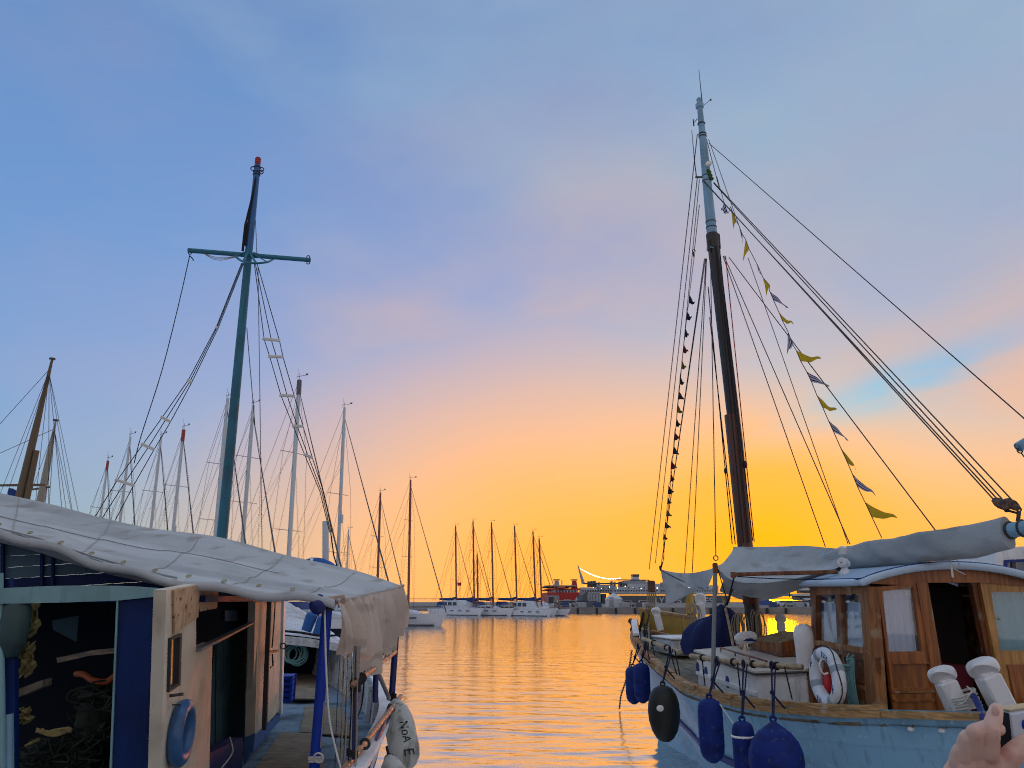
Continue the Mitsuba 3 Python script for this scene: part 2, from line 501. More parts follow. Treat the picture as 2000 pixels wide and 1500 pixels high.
def build_shore():
    # long harbour mole across the basin
    P = at(1040, 1190, 176)
    pts = [(-20, 214), (2, 178), (30, 174), (62, 175), (130, 180), (130, 460), (-140, 460), (-140, 330)]
    e = trimesh.creation.extrude_polygon(sg.Polygon(pts), 3.2, engine='earcut')
    scene['far_quay'] = mikit.ply((e.vertices + [0, 0, -2.0], e.faces), 'm_quay')
    labels['far_quay'] = {'label': 'grey concrete mole across the harbour basin', 'kind': 'structure'}
    r = np.random.default_rng(5)
    for i in range(14):                                   # dark rubber fenders along its face
        x = 6 + i * 4.1
        part('far_quay', 'rubber_fender', box((x, 173.7 + abs(x - 30) * .03, .55), (.5, .5, 1.1), ch=.1), 'm_fendblack')

    # red car ferry, stern on
    Y = 330.0
    k = thing('car_ferry', 'red car ferry with two funnels and a white star on its stern', 'ferry')
    n = np.array([0, -1., 0])
    P0 = np.array([0, Y, 0])
    a = lambda x, y: on(x, y, P0, n)
    part(k, 'hull', slab([(1068, 1157), (1132, 1157), (1140, 1166), (1140, 1196), (1066, 1196)], P0, n, -70, 0), 'm_ferryred')
    part(k, 'superstructure', slab([(1083, 1151), (1130, 1151), (1130, 1159), (1083, 1159)], P0, n, -66, -.6), 'm_farwhite')
    part(k, 'upper_deck', slab([(1070, 1149), (1134, 1149), (1134, 1152), (1070, 1152)], P0, n, -66, -.2), 'm_ferryred')
    part(k, 'top_deck', slab([(1066, 1143), (1128, 1143), (1128, 1145), (1066, 1145)], P0, n, -60, -.5), 'm_fargrey')
    for i in range(7):
        part(k, 'window', slab(quad(1086 + i * 6, 1153, 1089 + i * 6, 1157), P0, n, -.6, -.4), 'm_fardark')
    for x, m in ((1086, 'm_fargrey'), (1121, 'm_ferryred')):
        f = part(k, 'funnel', slab([(x - 1, 1134), (x + 6, 1134), (x + 9, 1151), (x - 3, 1151)], P0, n, -8, -3), m)
        part(f, 'funnel_cap', slab([(x - 4, 1131), (x + 8, 1131), (x + 8, 1133), (x - 4, 1133)], P0, n, -8.5, -2.6), 'm_fardark')
    part(k, 'stern_ramp', slab([(1068, 1163), (1092, 1163), (1092, 1192), (1068, 1192)], P0, n, .1, .8), 'm_fargrey')
    part(k, 'ramp_bay', slab([(1071, 1166), (1081, 1166), (1081, 1190), (1071, 1190)], P0, n, .8, 1.0), 'm_fardark')
    st = [(1126 + 11 * math.sin(i * math.pi / 5) * (1 if i % 2 == 0 else .42), 1176 - 11 * math.cos(i * math.pi / 5) * (1 if i % 2 == 0 else .42)) for i in range(10)]
    part(k, 'star_emblem', slab(st, P0, n, .05, .3), 'm_farwhite')
    part(k, 'lettering_bar', slab(quad(1101, 1171, 1115, 1174), P0, n, .05, .2), 'm_farwhite')
    part(k, 'mast', tube([a(1103, 1131) + [0, 20, 0], a(1104, 1151) + [0, 20, 0]], .25), 'm_fargrey')
    part(k, 'lifeboat', ball(a(1096, 1148) + [0, 2, 0], (1.9, 4, 1.1)), 'm_orange')

    # warehouse and white ferry
    Y2 = 300.0
    P0 = np.array([0, Y2, 0])
    k = thing('warehouse', 'beige gabled quayside warehouse between red ferry and white tent', 'building')
    part(k, 'wall', slab([(1138, 1162), (1146, 1155), (1173, 1155), (1175, 1194), (1133, 1194)], P0, n, -20, 0), 'm_fardim')
    for i in range(5):
        part(k, 'cladding_panel', slab(quad(1147.5 + i * 5.3, 1158, 1151.8 + i * 5.3, 1190), P0, n, .02, .35), 'm_canvas')
    for i in range(4):
        part(k, 'window', slab(quad(1149 + i * 6, 1156, 1153 + i * 6, 1158), P0, n, .36, .5), 'm_farwhite')
    part(k, 'door', slab(quad(1176, 1160, 1184, 1194), P0, n, -20, -.5), 'm_fardark')

    Y3 = 360.0
    P0 = np.array([0, Y3, 0])
    k = thing('passenger_ferry', 'long white decked ferry with dark grey hull and light garland', 'ferry')
    hull = part(k, 'hull', slab([(1196, 1163), (1428, 1163), (1420, 1197), (1196, 1197)], P0, n, -14, 0), 'm_fardim')
    m = 360 * CT / F
    for t, x in (('LY', 1279), ('S', 1322), ('ES', 1376)):
        part(hull, 'lettering', letters(t, on(x, 1178.5, P0, n) + [0, -.25, 0], (1, 0, 0), (0, 0, 1), 10.5 * m, .15, True), 'm_farwhite')
    part(hull, 'white_band', slab([(1196, 1158), (1428, 1158), (1428, 1161), (1196, 1161)], P0, n, -14, .1), 'm_farmid')
    for x0, x1, y0, d in ((1136, 1166, 1147, .6), (1166, 1200, 1142, .9), (1200, 1226, 1146, 1.2), (1226, 1290, 1140, .8), (1290, 1340, 1146, 1.1), (1340, 1404, 1143, .7)):
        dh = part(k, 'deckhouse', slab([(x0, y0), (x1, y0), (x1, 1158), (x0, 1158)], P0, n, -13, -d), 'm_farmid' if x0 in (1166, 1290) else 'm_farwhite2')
        for q in range(int((x1 - x0) / 5)):
            part(dh, 'window', slab(quad(x0 + 1.5 + q * 5, 1152, x0 + 4 + q * 5, 1155), P0, n, -d, -d + .2), 'm_fardark')
            if q % 2 == 0 and y0 < 1145:
                part(dh, 'window', slab(quad(x0 + 1.5 + q * 5, 1147, x0 + 4 + q * 5, 1149.5), P0, n, -d, -d + .2), 'm_fardark')
    part(k, 'bridge_deck', slab([(1222, 1134), (1262, 1134), (1268, 1140), (1214, 1140)], P0, n, -11, -1.5), 'm_farmid')
    part(k, 'sun_deck_rail', slab([(1142, 1138.5), (1222, 1138.5), (1222, 1140), (1142, 1140)], P0, n, -11, -1.2), 'm_fardim')
    part(k, 'deck_canopy', slab([(1196, 1131), (1270, 1132), (1270, 1133.4), (1196, 1132.3)], P0, n, -9, -2), 'm_fardim')
    rr = random.Random(12)
    for q in range(26):
        x = rr.uniform(1144, 1330)
        part(k, 'deck_fitting', slab(quad(x, 1138 - rr.uniform(-1, 4), x + rr.uniform(1.2, 4), 1146), P0, n, -8, -2.2), ('m_fardim', 'm_farmid', 'm_fardark')[q % 3])
    f = part(k, 'funnel', slab([(1238, 1126), (1250, 1124), (1252, 1137), (1236, 1137)], P0, n, -9, -4), 'm_farwhite')
    part(f, 'funnel_cap', slab([(1237, 1121), (1251, 1121), (1251, 1126), (1239, 1126)], P0, n, -9.2, -3.8), 'm_fardark')
    lk = part(k, 'deck_lamps', cat([ball(on(1143 + i * 15.5, 1145.5 + (i * 7) % 5, P0, n) + [0, -1.6, 0], .22, 1) for i in range(18)]), 'm_lamplit', kind='stuff')
    scene[lk]['emitter'] = {'type': 'area', 'radiance': {'type': 'rgb', 'value': [2.2, 2.1, 1.9]}}
    ms = part(k, 'mast', tube([on(1141, 1140, P0, n) + [0, 4, 0], on(1130, 1103, P0, n) + [0, 4, 0]], (.9, .2)), 'm_fargrey')
    a, b = on(1132, 1108, P0, n) + [0, 4, 0], on(1213, 1129, P0, n) + [0, 4, 0]
    q = [a + (b - a) * t - np.array([0, 0, 7.5 * t * (1 - t)]) for t in np.linspace(0, 1, 27)]
    part(ms, 'garland_wire', tube(q, .03, 4), 'm_wire')
    gk = part(ms, 'garland_bulbs', cat([ball(p, .22, 1) for p in q[1:]]), 'm_lamplit', kind='stuff')
    scene[gk]['emitter'] = {'type': 'area', 'radiance': {'type': 'rgb', 'value': [2.6, 2.4, 2.1]}}

    # pagoda tent, small marquee, blue tent
    Y4 = 190.0
    P0 = np.array([0, Y4, 0])
    k = thing('pagoda_tent', 'white peaked pagoda tent on the far mole', 'tent')
    b = [on(x, 1188, P0, n) for x in (1186, 1216)]
    zt, ze, zb = on(1199, 1157, P0, n)[2], on(1200, 1171, P0, n)[2], 1.2
    x0, x1 = b[0][0], b[1][0]
    D = x1 - x0
    rings = []
    for t, w in ((0, .52), (.16, .50), (.35, .40), (.6, .22), (.85, .08), (1, .02)):
        z = ze + (zt - ze) * t
        c = np.array([(x0 + x1) / 2, Y4 + D / 2, z])
        rings.append([c + D * w * np.array(s) for s in ((-1, -1, 0), (1, -1, 0), (1, 1, 0), (-1, 1, 0))])
    part(k, 'roof', loft(rings), 'm_farwhite', smooth=False)
    part(k, 'wall', box(((x0 + x1) / 2, Y4 + D / 2, (ze + zb) / 2), (D * .97, D * .97, ze - zb)), 'm_farwhite')
    part(k, 'doorway', box(((x0 + x1) / 2 - D * .2, Y4 + .1, zb + 1.1), (1.0, .3, 2.1)), 'm_fargrey')
    k = thing('blue_tent', 'low blue canopy tent beside parked cars on the mole', 'tent')
    c = on(1500, 1192, np.array([0, 200., 0]), n)
    part(k, 'canopy', loft([[c + [s * 3.2, u * 2.5, 1.2] for s, u in ((-1, -1), (1, -1), (1, 1), (-1, 1))], [c + [s * .2 - 1, u * .2, 2.9] for s, u in ((-1, -1), (1, -1), (1, 1), (-1, 1))]]), 'm_navy', smooth=False)
    for s in (-1, 1):
        part(k, 'post', tube([(c[0] + s * 3, c[1] - 2.4, 1.2), (c[0] + s * 3, c[1] - 2.4, c[2] + 1.2)], .06), 'm_fargrey')

    # cars and bystanders' clutter on the mole
    cols = [('m_farwhite', 'white'), ('m_fardark', 'black'), ('m_fargrey', 'grey'), ('m_farnavy', 'navy'), ('m_ferryred', 'red')]
    spots = [(1098, 0), (1109, 1), (1119, 2), (1129, 1), (1146, 3), (1158, 2), (1226, 2), (1240, 1), (1255, 0), (1527, 0), (1541, 2), (1556, 1), (1571, 0), (1583, 3)]
    where = {1098: 'leftmost, beside the last catamaran', 1109: 'second from left below the red ferry', 1119: 'below the star of the red ferry', 1129: 'rightmost below the red ferry', 1146: 'below the left end of the beige warehouse',
             1158: 'below the middle of the beige warehouse', 1226: 'just right of the white pagoda tent', 1240: 'second to the right of the pagoda tent', 1255: 'third to the right of the pagoda tent', 1527: 'first right of the blue tent', 1541: 'second right of the blue tent', 1556: 'third right of the blue tent', 1571: 'in front of the white yacht', 1583: 'nearest the wheelhouse, below the white yacht'}
    for x, ci in spots:
        mname, cn = cols[ci]
        o = at(x, 1190, 186.0)
        o[2] = 1.2
        k = thing('parked_car', f'{cn} car on the mole, {where[x]}', 'car', 'cars parked along the far mole')
        sec = [(-2.1, .35), (-2.1, .85), (-1.35, .95), (-.85, 1.42), (.75, 1.42), (1.35, .95), (2.1, .8), (2.1, .35)]
        th = (x * .37) % .5 - .25
        ca, sa = math.cos(th), math.sin(th)
        R = np.array([[ca, sa, 0], [-sa, ca, 0], [0, 0, 1.]])
        pg = trimesh.creation.extrude_polygon(sg.Polygon(sec), 1.7, engine='earcut')
        v = np.stack([pg.vertices[:, 0], pg.vertices[:, 2] - .85, pg.vertices[:, 1]], 1)
        f = pg.faces[:, ::-1]
        part(k, 'body', (v @ R + o, f), mname)
        part(k, 'window', ((np.array(box((0, -.86, 1.17), (1.5, .06, .34))[0]) @ R + o), box((0, 0, 0), (1, 1, 1))[1]), 'm_fardark')
        for s in (-1.3, 1.3):
            w = lathe([(.01, -.1), (.33, -.1), (.33, .1), (.01, .1)], 10, (s, -.8, .33), (0, 1, 0))
            part(k, 'wheel', (w[0] @ R + o, w[1]), 'm_fardark')

    rr = random.Random(21)
    for q in range(9):
        x = (1088, 1104, 1136, 1152, 1168, 1222, 1248, 1510, 1562)[q]
        o = at(x, 1190, 179.0)
        single('cargo_box', box((o[0], 179.0, 1.2 + .55), (1.3 + .25 * (q % 3), 1.2, 1.1), ch=.05), ('m_fardim', 'm_farnavy', 'm_fargrey')[q % 3], f"{('dark grey', 'navy', 'pale grey')[q % 3]} cargo box on the mole edge, {('first', 'second', 'third', 'fourth', 'fifth', 'sixth', 'seventh', 'eighth', 'ninth')[q]} from the left", 'box', 'cargo boxes on the mole edge')
    # white yacht at the right, four decks
    Y5 = 205.0
    P0 = np.array([0, Y5, 0])
    k = thing('motor_yacht', 'large white motor yacht with stacked decks behind the wheelhouse', 'yacht')
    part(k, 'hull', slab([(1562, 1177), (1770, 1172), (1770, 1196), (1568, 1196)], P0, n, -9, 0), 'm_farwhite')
    for i, (x, y) in enumerate(((1568, 1168), (1546, 1160), (1554, 1149), (1566, 1139))):
        part(k, 'deck', slab([(x, y), (1760, y - 2), (1760, y + 3), (x + 4, y + 4)], P0, n, -8.5 + i * .6, .3 - i * .5), 'm_farwhite')
        part(k, 'window_band', slab([(x + 19, y + 4), (1752, y + 3), (1752, y + 10), (x + 19, y + 10)], P0, n, -7.5 + i * .6, -.4 - i * .5), 'm_fardark')
    part(k, 'radar_mast', tube([on(1600, 1140, P0, n) + [0, 4, 0], on(1606, 1126, P0, n) + [0, 4, 0]], (.5, .2)), 'm_farwhite')
    for x in (1519, 1539):
        single('lamp_mast', [tube([at(x, 1192, 190), at(x, 1172, 190)], .09)], 'm_fargrey', 'thin pole on the far mole, ' + ('left' if x == 1519 else 'right') + ' one under the awning edge', 'pole', smooth=True)


M('m_lamplit', pr((.9, .9, .85), .5))
scene['m_lamplit'] = pr((.9, .9, .85), .5)


# ------------------------------------------------------------------ sailing yachts
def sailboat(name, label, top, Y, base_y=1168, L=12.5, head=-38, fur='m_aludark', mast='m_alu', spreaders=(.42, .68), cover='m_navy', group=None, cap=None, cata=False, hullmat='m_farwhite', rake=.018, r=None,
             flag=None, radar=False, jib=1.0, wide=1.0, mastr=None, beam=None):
    """A moored yacht: top is the masthead in the photograph."""
    k = thing(name, label, 'catamaran' if cata else 'sailboat', group)
    T = at(top[0], top[1], Y)
    hd = np.array([math.cos(math.radians(head)), math.sin(math.radians(head)), 0])
    sd = np.array([hd[1], -hd[0], 0])                    # starboard
    up = np.array([0, 0, 1.])
    H = T[2]
    zd = .085 * L + .15
    base = T + hd * rake * H
    base[2] = zd + .45
    o = np.array([base[0], base[1], 0]) - hd * L * .56     # stern on the waterline
    B = (beam or .31 * L)

    def hull(off, B):
        rings = []
        for s in np.linspace(0, 1, 13):
            f = (.74 + .26 * min(1, s / .4)) if s < .4 else max(.02, 1 - ((s - .4) / .6) ** 2.3)
            b = B / 2 * f
            zg = zd * (1 + .22 * s * s)
            ring = []
            for u, z in ((-1, zg), (-.97, zg * .55), (-.86, 0), (-.45, -.35), (.45, -.35), (.86, 0), (.97, zg * .55), (1, zg)):
                fw = s * L - (1 - max(0, z) / zg) * (.085 * L * s ** 6) + (1 - s) ** 8 * (.04 * L * (1 - max(0, z) / zg))
                ring.append(o + hd * fw + sd * (off + u * b) + up * z)
            rings.append(ring)
        return loft(rings)
    offs = (0,) if not cata else (-.24 * L, .24 * L)
    for of in offs:
        h = part(k, 'hull', hull(of, B if not cata else .14 * L), hullmat, smooth=50)
        q = [o + hd * (s * L * .985) + sd * (of + (u * (B if not cata else .14 * L) / 2 * .885 * ((.74 + .26 * min(1, s / .4)) if s < .4 else max(.02, 1 - ((s - .4) / .6) ** 2.3)))) + up * .1 for u in (1,) for s in np.linspace(.02, .9, 10)]
        part(h, 'boot_stripe', tube(q, .07, 4), 'm_fardark')
        for s in (.38, .55, .72):
            w = o + hd * s * L + sd * (of + (B if not cata else .14 * L) / 2 * (.985 if s < .5 else .955)) + up * zd * .74
            part(h, 'hull_window', box(w, (.07 * L, .12, .16), hd, None, up), 'm_fardark')
    if cata:
        part(k, 'bridge_deck', box(o + hd * L * .4 + up * (zd * .8), (L * .62, L * .5, zd * .5), hd, ch=.1), hullmat)
    # coachroof with windows
    ch = part(k, 'coachroof', loft([[o + hd * x * L + sd * y * B * w + up * z for y, z in ((-.34, zd), (-.29, zd + hh), (0, zd + hh * 1.14), (.29, zd + hh), (.34, zd))] for x, w, hh in ((.30, 1., .62), (.42, 1., .62), (.60, .8, .5), (.70, .5, .14))]) if not cata else
              loft([[o + hd * x * L + sd * y * L * w + up * z for y, z in ((-.26, zd), (-.24, zd + hh), (0, zd + hh * 1.08), (.24, zd + hh), (.26, zd))] for x, w, hh in ((.12, 1., 1.5), (.40, 1., 1.5), (.52, .9, 1.1), (.60, .7, .2))]), hullmat)
    for x in ((.34, .44, .54) if not cata else (.16, .27, .38)):
        part(ch, 'window', box(o + hd * x * L + sd * (B * (.335 - .05 * (x > .5)) if not cata else L * .256) + up * (zd + (.33 if not cata else .95)), (.075 * L, .06, .22 if not cata else .6), hd), 'm_fardark')
    part(k, 'sprayhood', loft([[o + hd * x * L + sd * y * B + up * z for y, z in ((-.3, zd + .3), (-.26, zd + hh), (.26, zd + hh), (.3, zd + .3))] for x, hh in ((.20, 1.25), (.27, 1.35), (.33, .75))]), cover)
    mr = mastr or max(.085, .0062 * L)
    rs = max(1.3, Y / 75)
    ml = part(k, 'mast', tube([base, base + (T - base) * .8, T], (mr, mr, mr * .72), 8), mast, smooth=True)
    axis = T - base
    if cap:
        part(ml, 'mast_band', tube([base + axis * .93, base + axis * .995], mr * 1.12, 8), cap, smooth=True)
    part(ml, 'wind_vane', [tube([T, T + up * .5], .018, 4), bar(T + up * .25 - hd * .3, T + up * .25 + hd * .7, .03, .03), box(T + up * .3 + hd * .75, (.22, .03, .14), hd), tube([T - hd * .2, T - hd * .2 + up * .9], .009, 4)], 'm_aludark', smooth=False)
    if radar:
        part(ml, 'radar_reflector', tube([base + axis * .42 + hd * .22, base + axis * .42 + hd * .22 + up * .7], .13, 8), mast, smooth=True)
    for s in spreaders:
        w = (.34 - .12 * s) * B * wide
        c = base + axis * s
        part(ml, 'spreader', [bar(c, c + sd * w - hd * .25 * w + up * .05, .05, .035), bar(c, c - sd * w - hd * .25 * w + up * .05, .05, .035)], 'm_aludark', smooth=False)
    bow = o + hd * L * (.985 * jib + (1 - jib) * .56) + up * (zd * 1.2)
    part(k, 'furled_forestay', tube([base + axis * .955, base + axis * .9 * .95 + bow * .1 * .95 + .05 * bow * 0 + np.zeros(3), bow] if False else [base + axis * .955, bow], [.02 * rs, .062 * min(rs, 1.4)], 6), fur, smooth=True)
    stern = o + hd * .25 + up * zd
    part(k, 'backstay', tube([T, stern], .011 * rs, 4), 'm_wire', smooth=True)
    for s in (-1, 1):
        q = base + sd * s * B * .42 - hd * .3
        q[2] = zd
        sp = base + axis * spreaders[-1] + sd * s * (.34 - .12 * spreaders[-1]) * B * wide
        part(k, 'shroud', tube([base + axis * .96, sp, q], .010 * rs, 4), 'm_wire', smooth=True)
        part(k, 'running_stay', tube([base + axis * (.80 - .1 * s), stern + sd * s * B * .3], .008 * rs, 4), 'm_wire', smooth=True)
        part(k, 'shroud', tube([base + axis * spreaders[-1], q], .009 * rs, 4), 'm_wire', smooth=True)
    bz = base + up * 1.0 - hd * .1
    be = bz - hd * .38 * L + up * .25
    bm = part(k, 'boom', tube([bz, be], .09, 6), mast, smooth=True)
    part(bm, 'sail_cover', tube([bz + up * .55, bz + up * .3 - hd * .12 * L, be + up * .12], (.25, .26, .15), 8), cover, smooth=True)
    part(k, 'lazy_line', tube([base + axis * .75, be], .008 * rs, 4), 'm_wire', smooth=True)
    # guard rail
    rl = []
    for s in (-1, 1):
        pts = []
        for x in np.linspace(.06, .97, 9):
            f = (.74 + .26 * min(1, x / .4)) if x < .4 else max(.05, 1 - ((x - .4) / .6) ** 2.3)
            p = o + hd * x * L + sd * s * (B / 2 * f * .96 if not cata else .3 * L) + up * zd * (1 + .2 * x * x)
            rl.append(tube([p, p + up * .6], .022, 4))
            pts.append(p + up * .6)
        rl.append(tube(pts, .018, 4))
    part(k, 'guard_rail', rl, 'm_steel', smooth=False)
    if flag:
        p = base + axis * flag[0] + hd * .15 - sd * .2
        V = [[p + hd * u * .9 + up * (w * .6) + sd * .12 * math.sin(u * 5) for u in np.linspace(0, 1, 6)] for w in (0, .5, 1)]
        part(k, 'flag', grid(V), flag[1])
    return k


def build_yachts():
    g = 'yachts moored in the left row'
    sb = sailboat
    sb('sailing_yacht', 'white yacht with short red-topped mast, leftmost of the row behind the awning', (211, 899), 72, L=12, cap='m_capred', group=g, cover='m_fargrey', mastr=.11)
    sb('sailing_yacht', 'white yacht whose pale mast stands second from left in the row', (255, 853), 66, L=12.5, group=g, radar=True, mastr=.12)
    sb('sailing_yacht', 'white yacht with plain pale mast just left of the tall red-topped one', (315, 853), 66, L=12.5, group=g, radar=True, mastr=.13)
    sb('sailing_yacht', 'white yacht with the taller of the two red-topped masts', (359, 838), 64, L=13, cap='m_capred', group=g, radar=True, mastr=.14)
    sb('sailing_yacht', 'white yacht whose mast stands half hidden behind the teal fishing mast', (445, 778), 60, L=14, group=g, mastr=.17)
    sb('sailing_yacht', 'white yacht with bluish mast just right of the teal fishing mast', (495, 792), 60, L=14, group=g, spreaders=(.3, .52, .74), mastr=.16)
    sb('sailing_yacht', 'white yacht with the tallest mast of the left row, dark at its head', (585, 741), 58, L=15, group=g, cap='m_aludark', spreaders=(.34, .67), mastr=.17, hullmat='m_farwhite', head=-30)
    sb('sailing_yacht', 'white yacht with dark furled sail, its mast above the awning end', (673, 796), 66, L=15, group=g, radar=True, mastr=.15, spreaders=(.28, .56), head=-30)
    sb('sailing_yacht', 'small white yacht far behind, its short mast low over the awning', (681, 1034), 120, L=10, group=g, mastr=.13)
    sb('sailing_yacht', 'white yacht with pinkish mast and cross spreaders right of the awning row', (743, 962), 92, L=12, group=g, mastr=.14, mast='m_farmast', spreaders=(.36, .62))
    sb('sailing_yacht', 'white sloop with dark mast showing its bow beyond the drape end', (802, 937), 95, L=12.5, group=g, mastr=.15, mast='m_farmast', spreaders=(.40, .68), head=-28, cover='m_farwhite')
    g = 'yachts moored in the centre row'
    ll = [((890, 1027), 'first yacht of the centre row, its mast with red flag leftmost', False, dict(flag=(.25, 'm_flagred'), cover='m_navy')),
          ((924, 1017), 'white catamaran with the tallest mast of the centre row', True, dict(cover='m_navy')),
          ((932, 1081), 'small yacht with short mast just right of the tallest centre mast', False, dict(L=9)),
          ((960, 1020), 'white yacht with mast in the middle of the centre row', False, dict(cover='m_farnavy')),
          ((1005, 1027), 'beige hulled yacht third from the right in the centre row', False, dict(hullmat='m_farbeige')),
          ((1041, 1037), 'white yacht second from the right in the centre row', False, dict(cover='m_navy')),
          ((1053, 1051), 'white catamaran rightmost of the centre row with round dark porthole', True, dict(L=10.5))]
    for i, (t, lab, ca, kw) in enumerate(ll):
        kw = dict(dict(L=12.0), **kw)
        sb('moored_catamaran' if ca else 'moored_yacht', lab, t, 150 + (3 - i) * 1.2, group=g, cata=ca, mast='m_farmast', mastr=.16, head=-42, spreaders=(.32, .64), rake=.035, fur='m_farmast', **kw)
    # old gaff-rigged ships at the left edge
    for (tx, ty), (bx, by), Y, lab in (((102, 702), (38, 972), 44, 'old ship with tall dark pole mast at the left edge'), ((109, 822), (78, 985), 47, 'old ship with shorter pale mast at the left edge')):
        k = thing('wooden_ship', lab, 'ship', 'old ships at the left edge')
        T, Bm = at(tx, ty, Y), at(bx, by, Y)
        ax = T - Bm
        low = Bm - ax * ((Bm[2] - 1.5) / ax[2])
        hd = np.array([-.5, .85, 0])
        sd = np.array([.85, .5, 0])
        rings = []
        for s in np.linspace(0, 1, 11):
            b = 2.6 * math.sin(math.pi * (.08 + .9 * s)) ** .7
            c = np.array([low[0], low[1], 0]) + hd * (s - .5) * 17
            zz = 1.6 + 1.6 * (2 * s - 1) ** 2 * (.7 if s < .5 else 1)
            rings.append([c + sd * u * b + [0, 0, z] for u, z in ((-1, zz), (-.9, .5), (-.3, -.4), (.3, -.4), (.9, .5), (1, zz))])
        part(k, 'hull', loft(rings), 'm_teakdark', smooth=50)
        dark = tx < 105
        m = part(k, 'mast', tube([low, Bm, Bm + ax * .45, T], (.26, .24, .2, .07), 8) if dark else tube([low, Bm, Bm + ax * .6, T], (.26, .24, .17, .05), 8), 'm_gaffmast' if dark else 'm_gaffpale', smooth=True)
        part(m, 'mast_truck', lathe([(.01, 0), (.18, 0), (.18, .08), (.01, .1)], 8, T), 'm_wire')
        if dark:
            part(k, 'topmast_doubling', tube([Bm + [.45, 0, 0] - ax * .05, Bm + ax * .33 + [.35, 0, 0]], (.17, .15), 8), 'm_gaffmast', smooth=True)
            part(k, 'yard', bar(at(0, 948, Y), at(88, 947, Y), .12, .12), 'm_gaffmast')
            f = at(17, 953, Y)
            V = [[f + [u * 1.1, 0, -u * .55 - w * .8 + .1 * math.sin(5 * u)] for u in np.linspace(0, 1, 6)] for w in (0, .33, .66, 1)]
            part(k, 'ensign', grid(V), 'm_flagnavy')
        else:
            part(k, 'crosstree', bar(at(63, 956, Y), at(98, 951, Y), .1, .1), 'm_gaffmast')
        ends = [(0, 828), (0, 965), (17, 955), (120, 985), (140, 990), (152, 995), (95, 975), (70, 975)] if dark else [(0, 885), (52, 985), (128, 985), (137, 985), (96, 985), (88, 985)]
        for ex, ey in ends:
            h = Bm + ax * (.93 if ex < 1 and dark else .9)
            e = at(ex, ey, Y - 2)
            d = e - h
            part(k, 'stay', tube([h, e + d * .35], .016, 4), 'm_wire', smooth=True)


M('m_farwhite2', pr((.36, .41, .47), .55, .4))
M('m_farmast', pr((.22, .07, .05), .45, .4))
M('m_farbeige', pr((.42, .38, .32), .5, .4))
M('m_gaffmast', pr((.11, .085, .055), .55, .35))
M('m_gaffpale', pr((.27, .26, .22), .55, .35))
build_shore()
build_yachts()

# ------------------------------------------------------------------ the wooden boat on the right
A0, A1 = np.array([5.3, 8.0, 0]), np.array([3.0, 19.6, 0])        # stern post, stem
AX = unit(A1 - A0)
LAT = np.array([-AX[1], AX[0], 0])                                  # to port
LEN = np.linalg.norm(A1 - A0)
_S = [0, .03, .08, .155, .31, .42, .55, .74, .88, .95, 1.]
_B = [.05, .62, 1.0, 1.32, 1.66, 1.66, 1.42, 1.0, .58, .32, .05]
_Z = [1.97, 1.93, 1.88, 1.785, 1.70, 1.705, 1.79, 1.98, 2.13, 2.21, 2.27]
_W = [.02, .04, .22, .55, .98, .92, .55, .12, .02, .02, .02]
import manifold3d as _m3
from scipy.interpolate import PchipInterpolator as _P
fb, fz, fw = _P(_S, _B), _P(_S, _Z), _P(_S, _W)


def gun(s, side=1, dz=0., inset=0.):
    """A point on the gunwale, port side = 1."""
    p = A0 + AX * LEN * s + LAT * side * max(0.0, float(fb(s)) - inset)
    p[2] = float(fz(s)) + dz
    return p


def hullpt(s, t, side=1, out=0.):
    """t: 1 at the gunwale, 0 at the waterline, below that the bottom."""
    zg = float(fz(s))
    b, w = float(fb(s)), float(fw(s))
    e = .80 if .05 < s < .5 else .80 + .35 * min(1, abs(s - .5) / .4)
    hb = w + (b - w) * max(t, 0) ** e if t >= 0 else w * (1 + t)
    fwd = -(1 - t) * (1.15 * max(0, (s - .80) / .2) ** 1.6) + (1 - t) * (.55 * max(0, (.12 - s) / .12) ** 1.5)
    p = A0 + AX * (LEN * s + fwd) + LAT * side * (hb + out)
    p[2] = zg * t if t >= 0 else .7 * t
    return p


def sofx(px):
    """Where along the port gunwale the photograph's column px falls."""
    ss = np.linspace(.02, .99, 400)
    best, bs = 1e9, 0
    for s in ss:
        p = gun(s)
        d = p - EYE
        zc = d[1] * CT + d[2] * ST
        x = 1000 + F * d[0] / zc
        if abs(x - px) < best:
            best, bs = abs(x - px), s
    return bs


def proj(p):
    d = np.asarray(p, float) - EYE
    zc = d[1] * CT + d[2] * ST
    return 1000 + F * d[0] / zc, 750 + F * (d[1] * ST - d[2] * CT) / zc


def sweep(fn, ss, sec):
    """sec: (out, up) corners, swept along the port-to-port line fn(s, out, up)."""
    return loft([[fn(s, o, u) for o, u in sec] for s in ss])


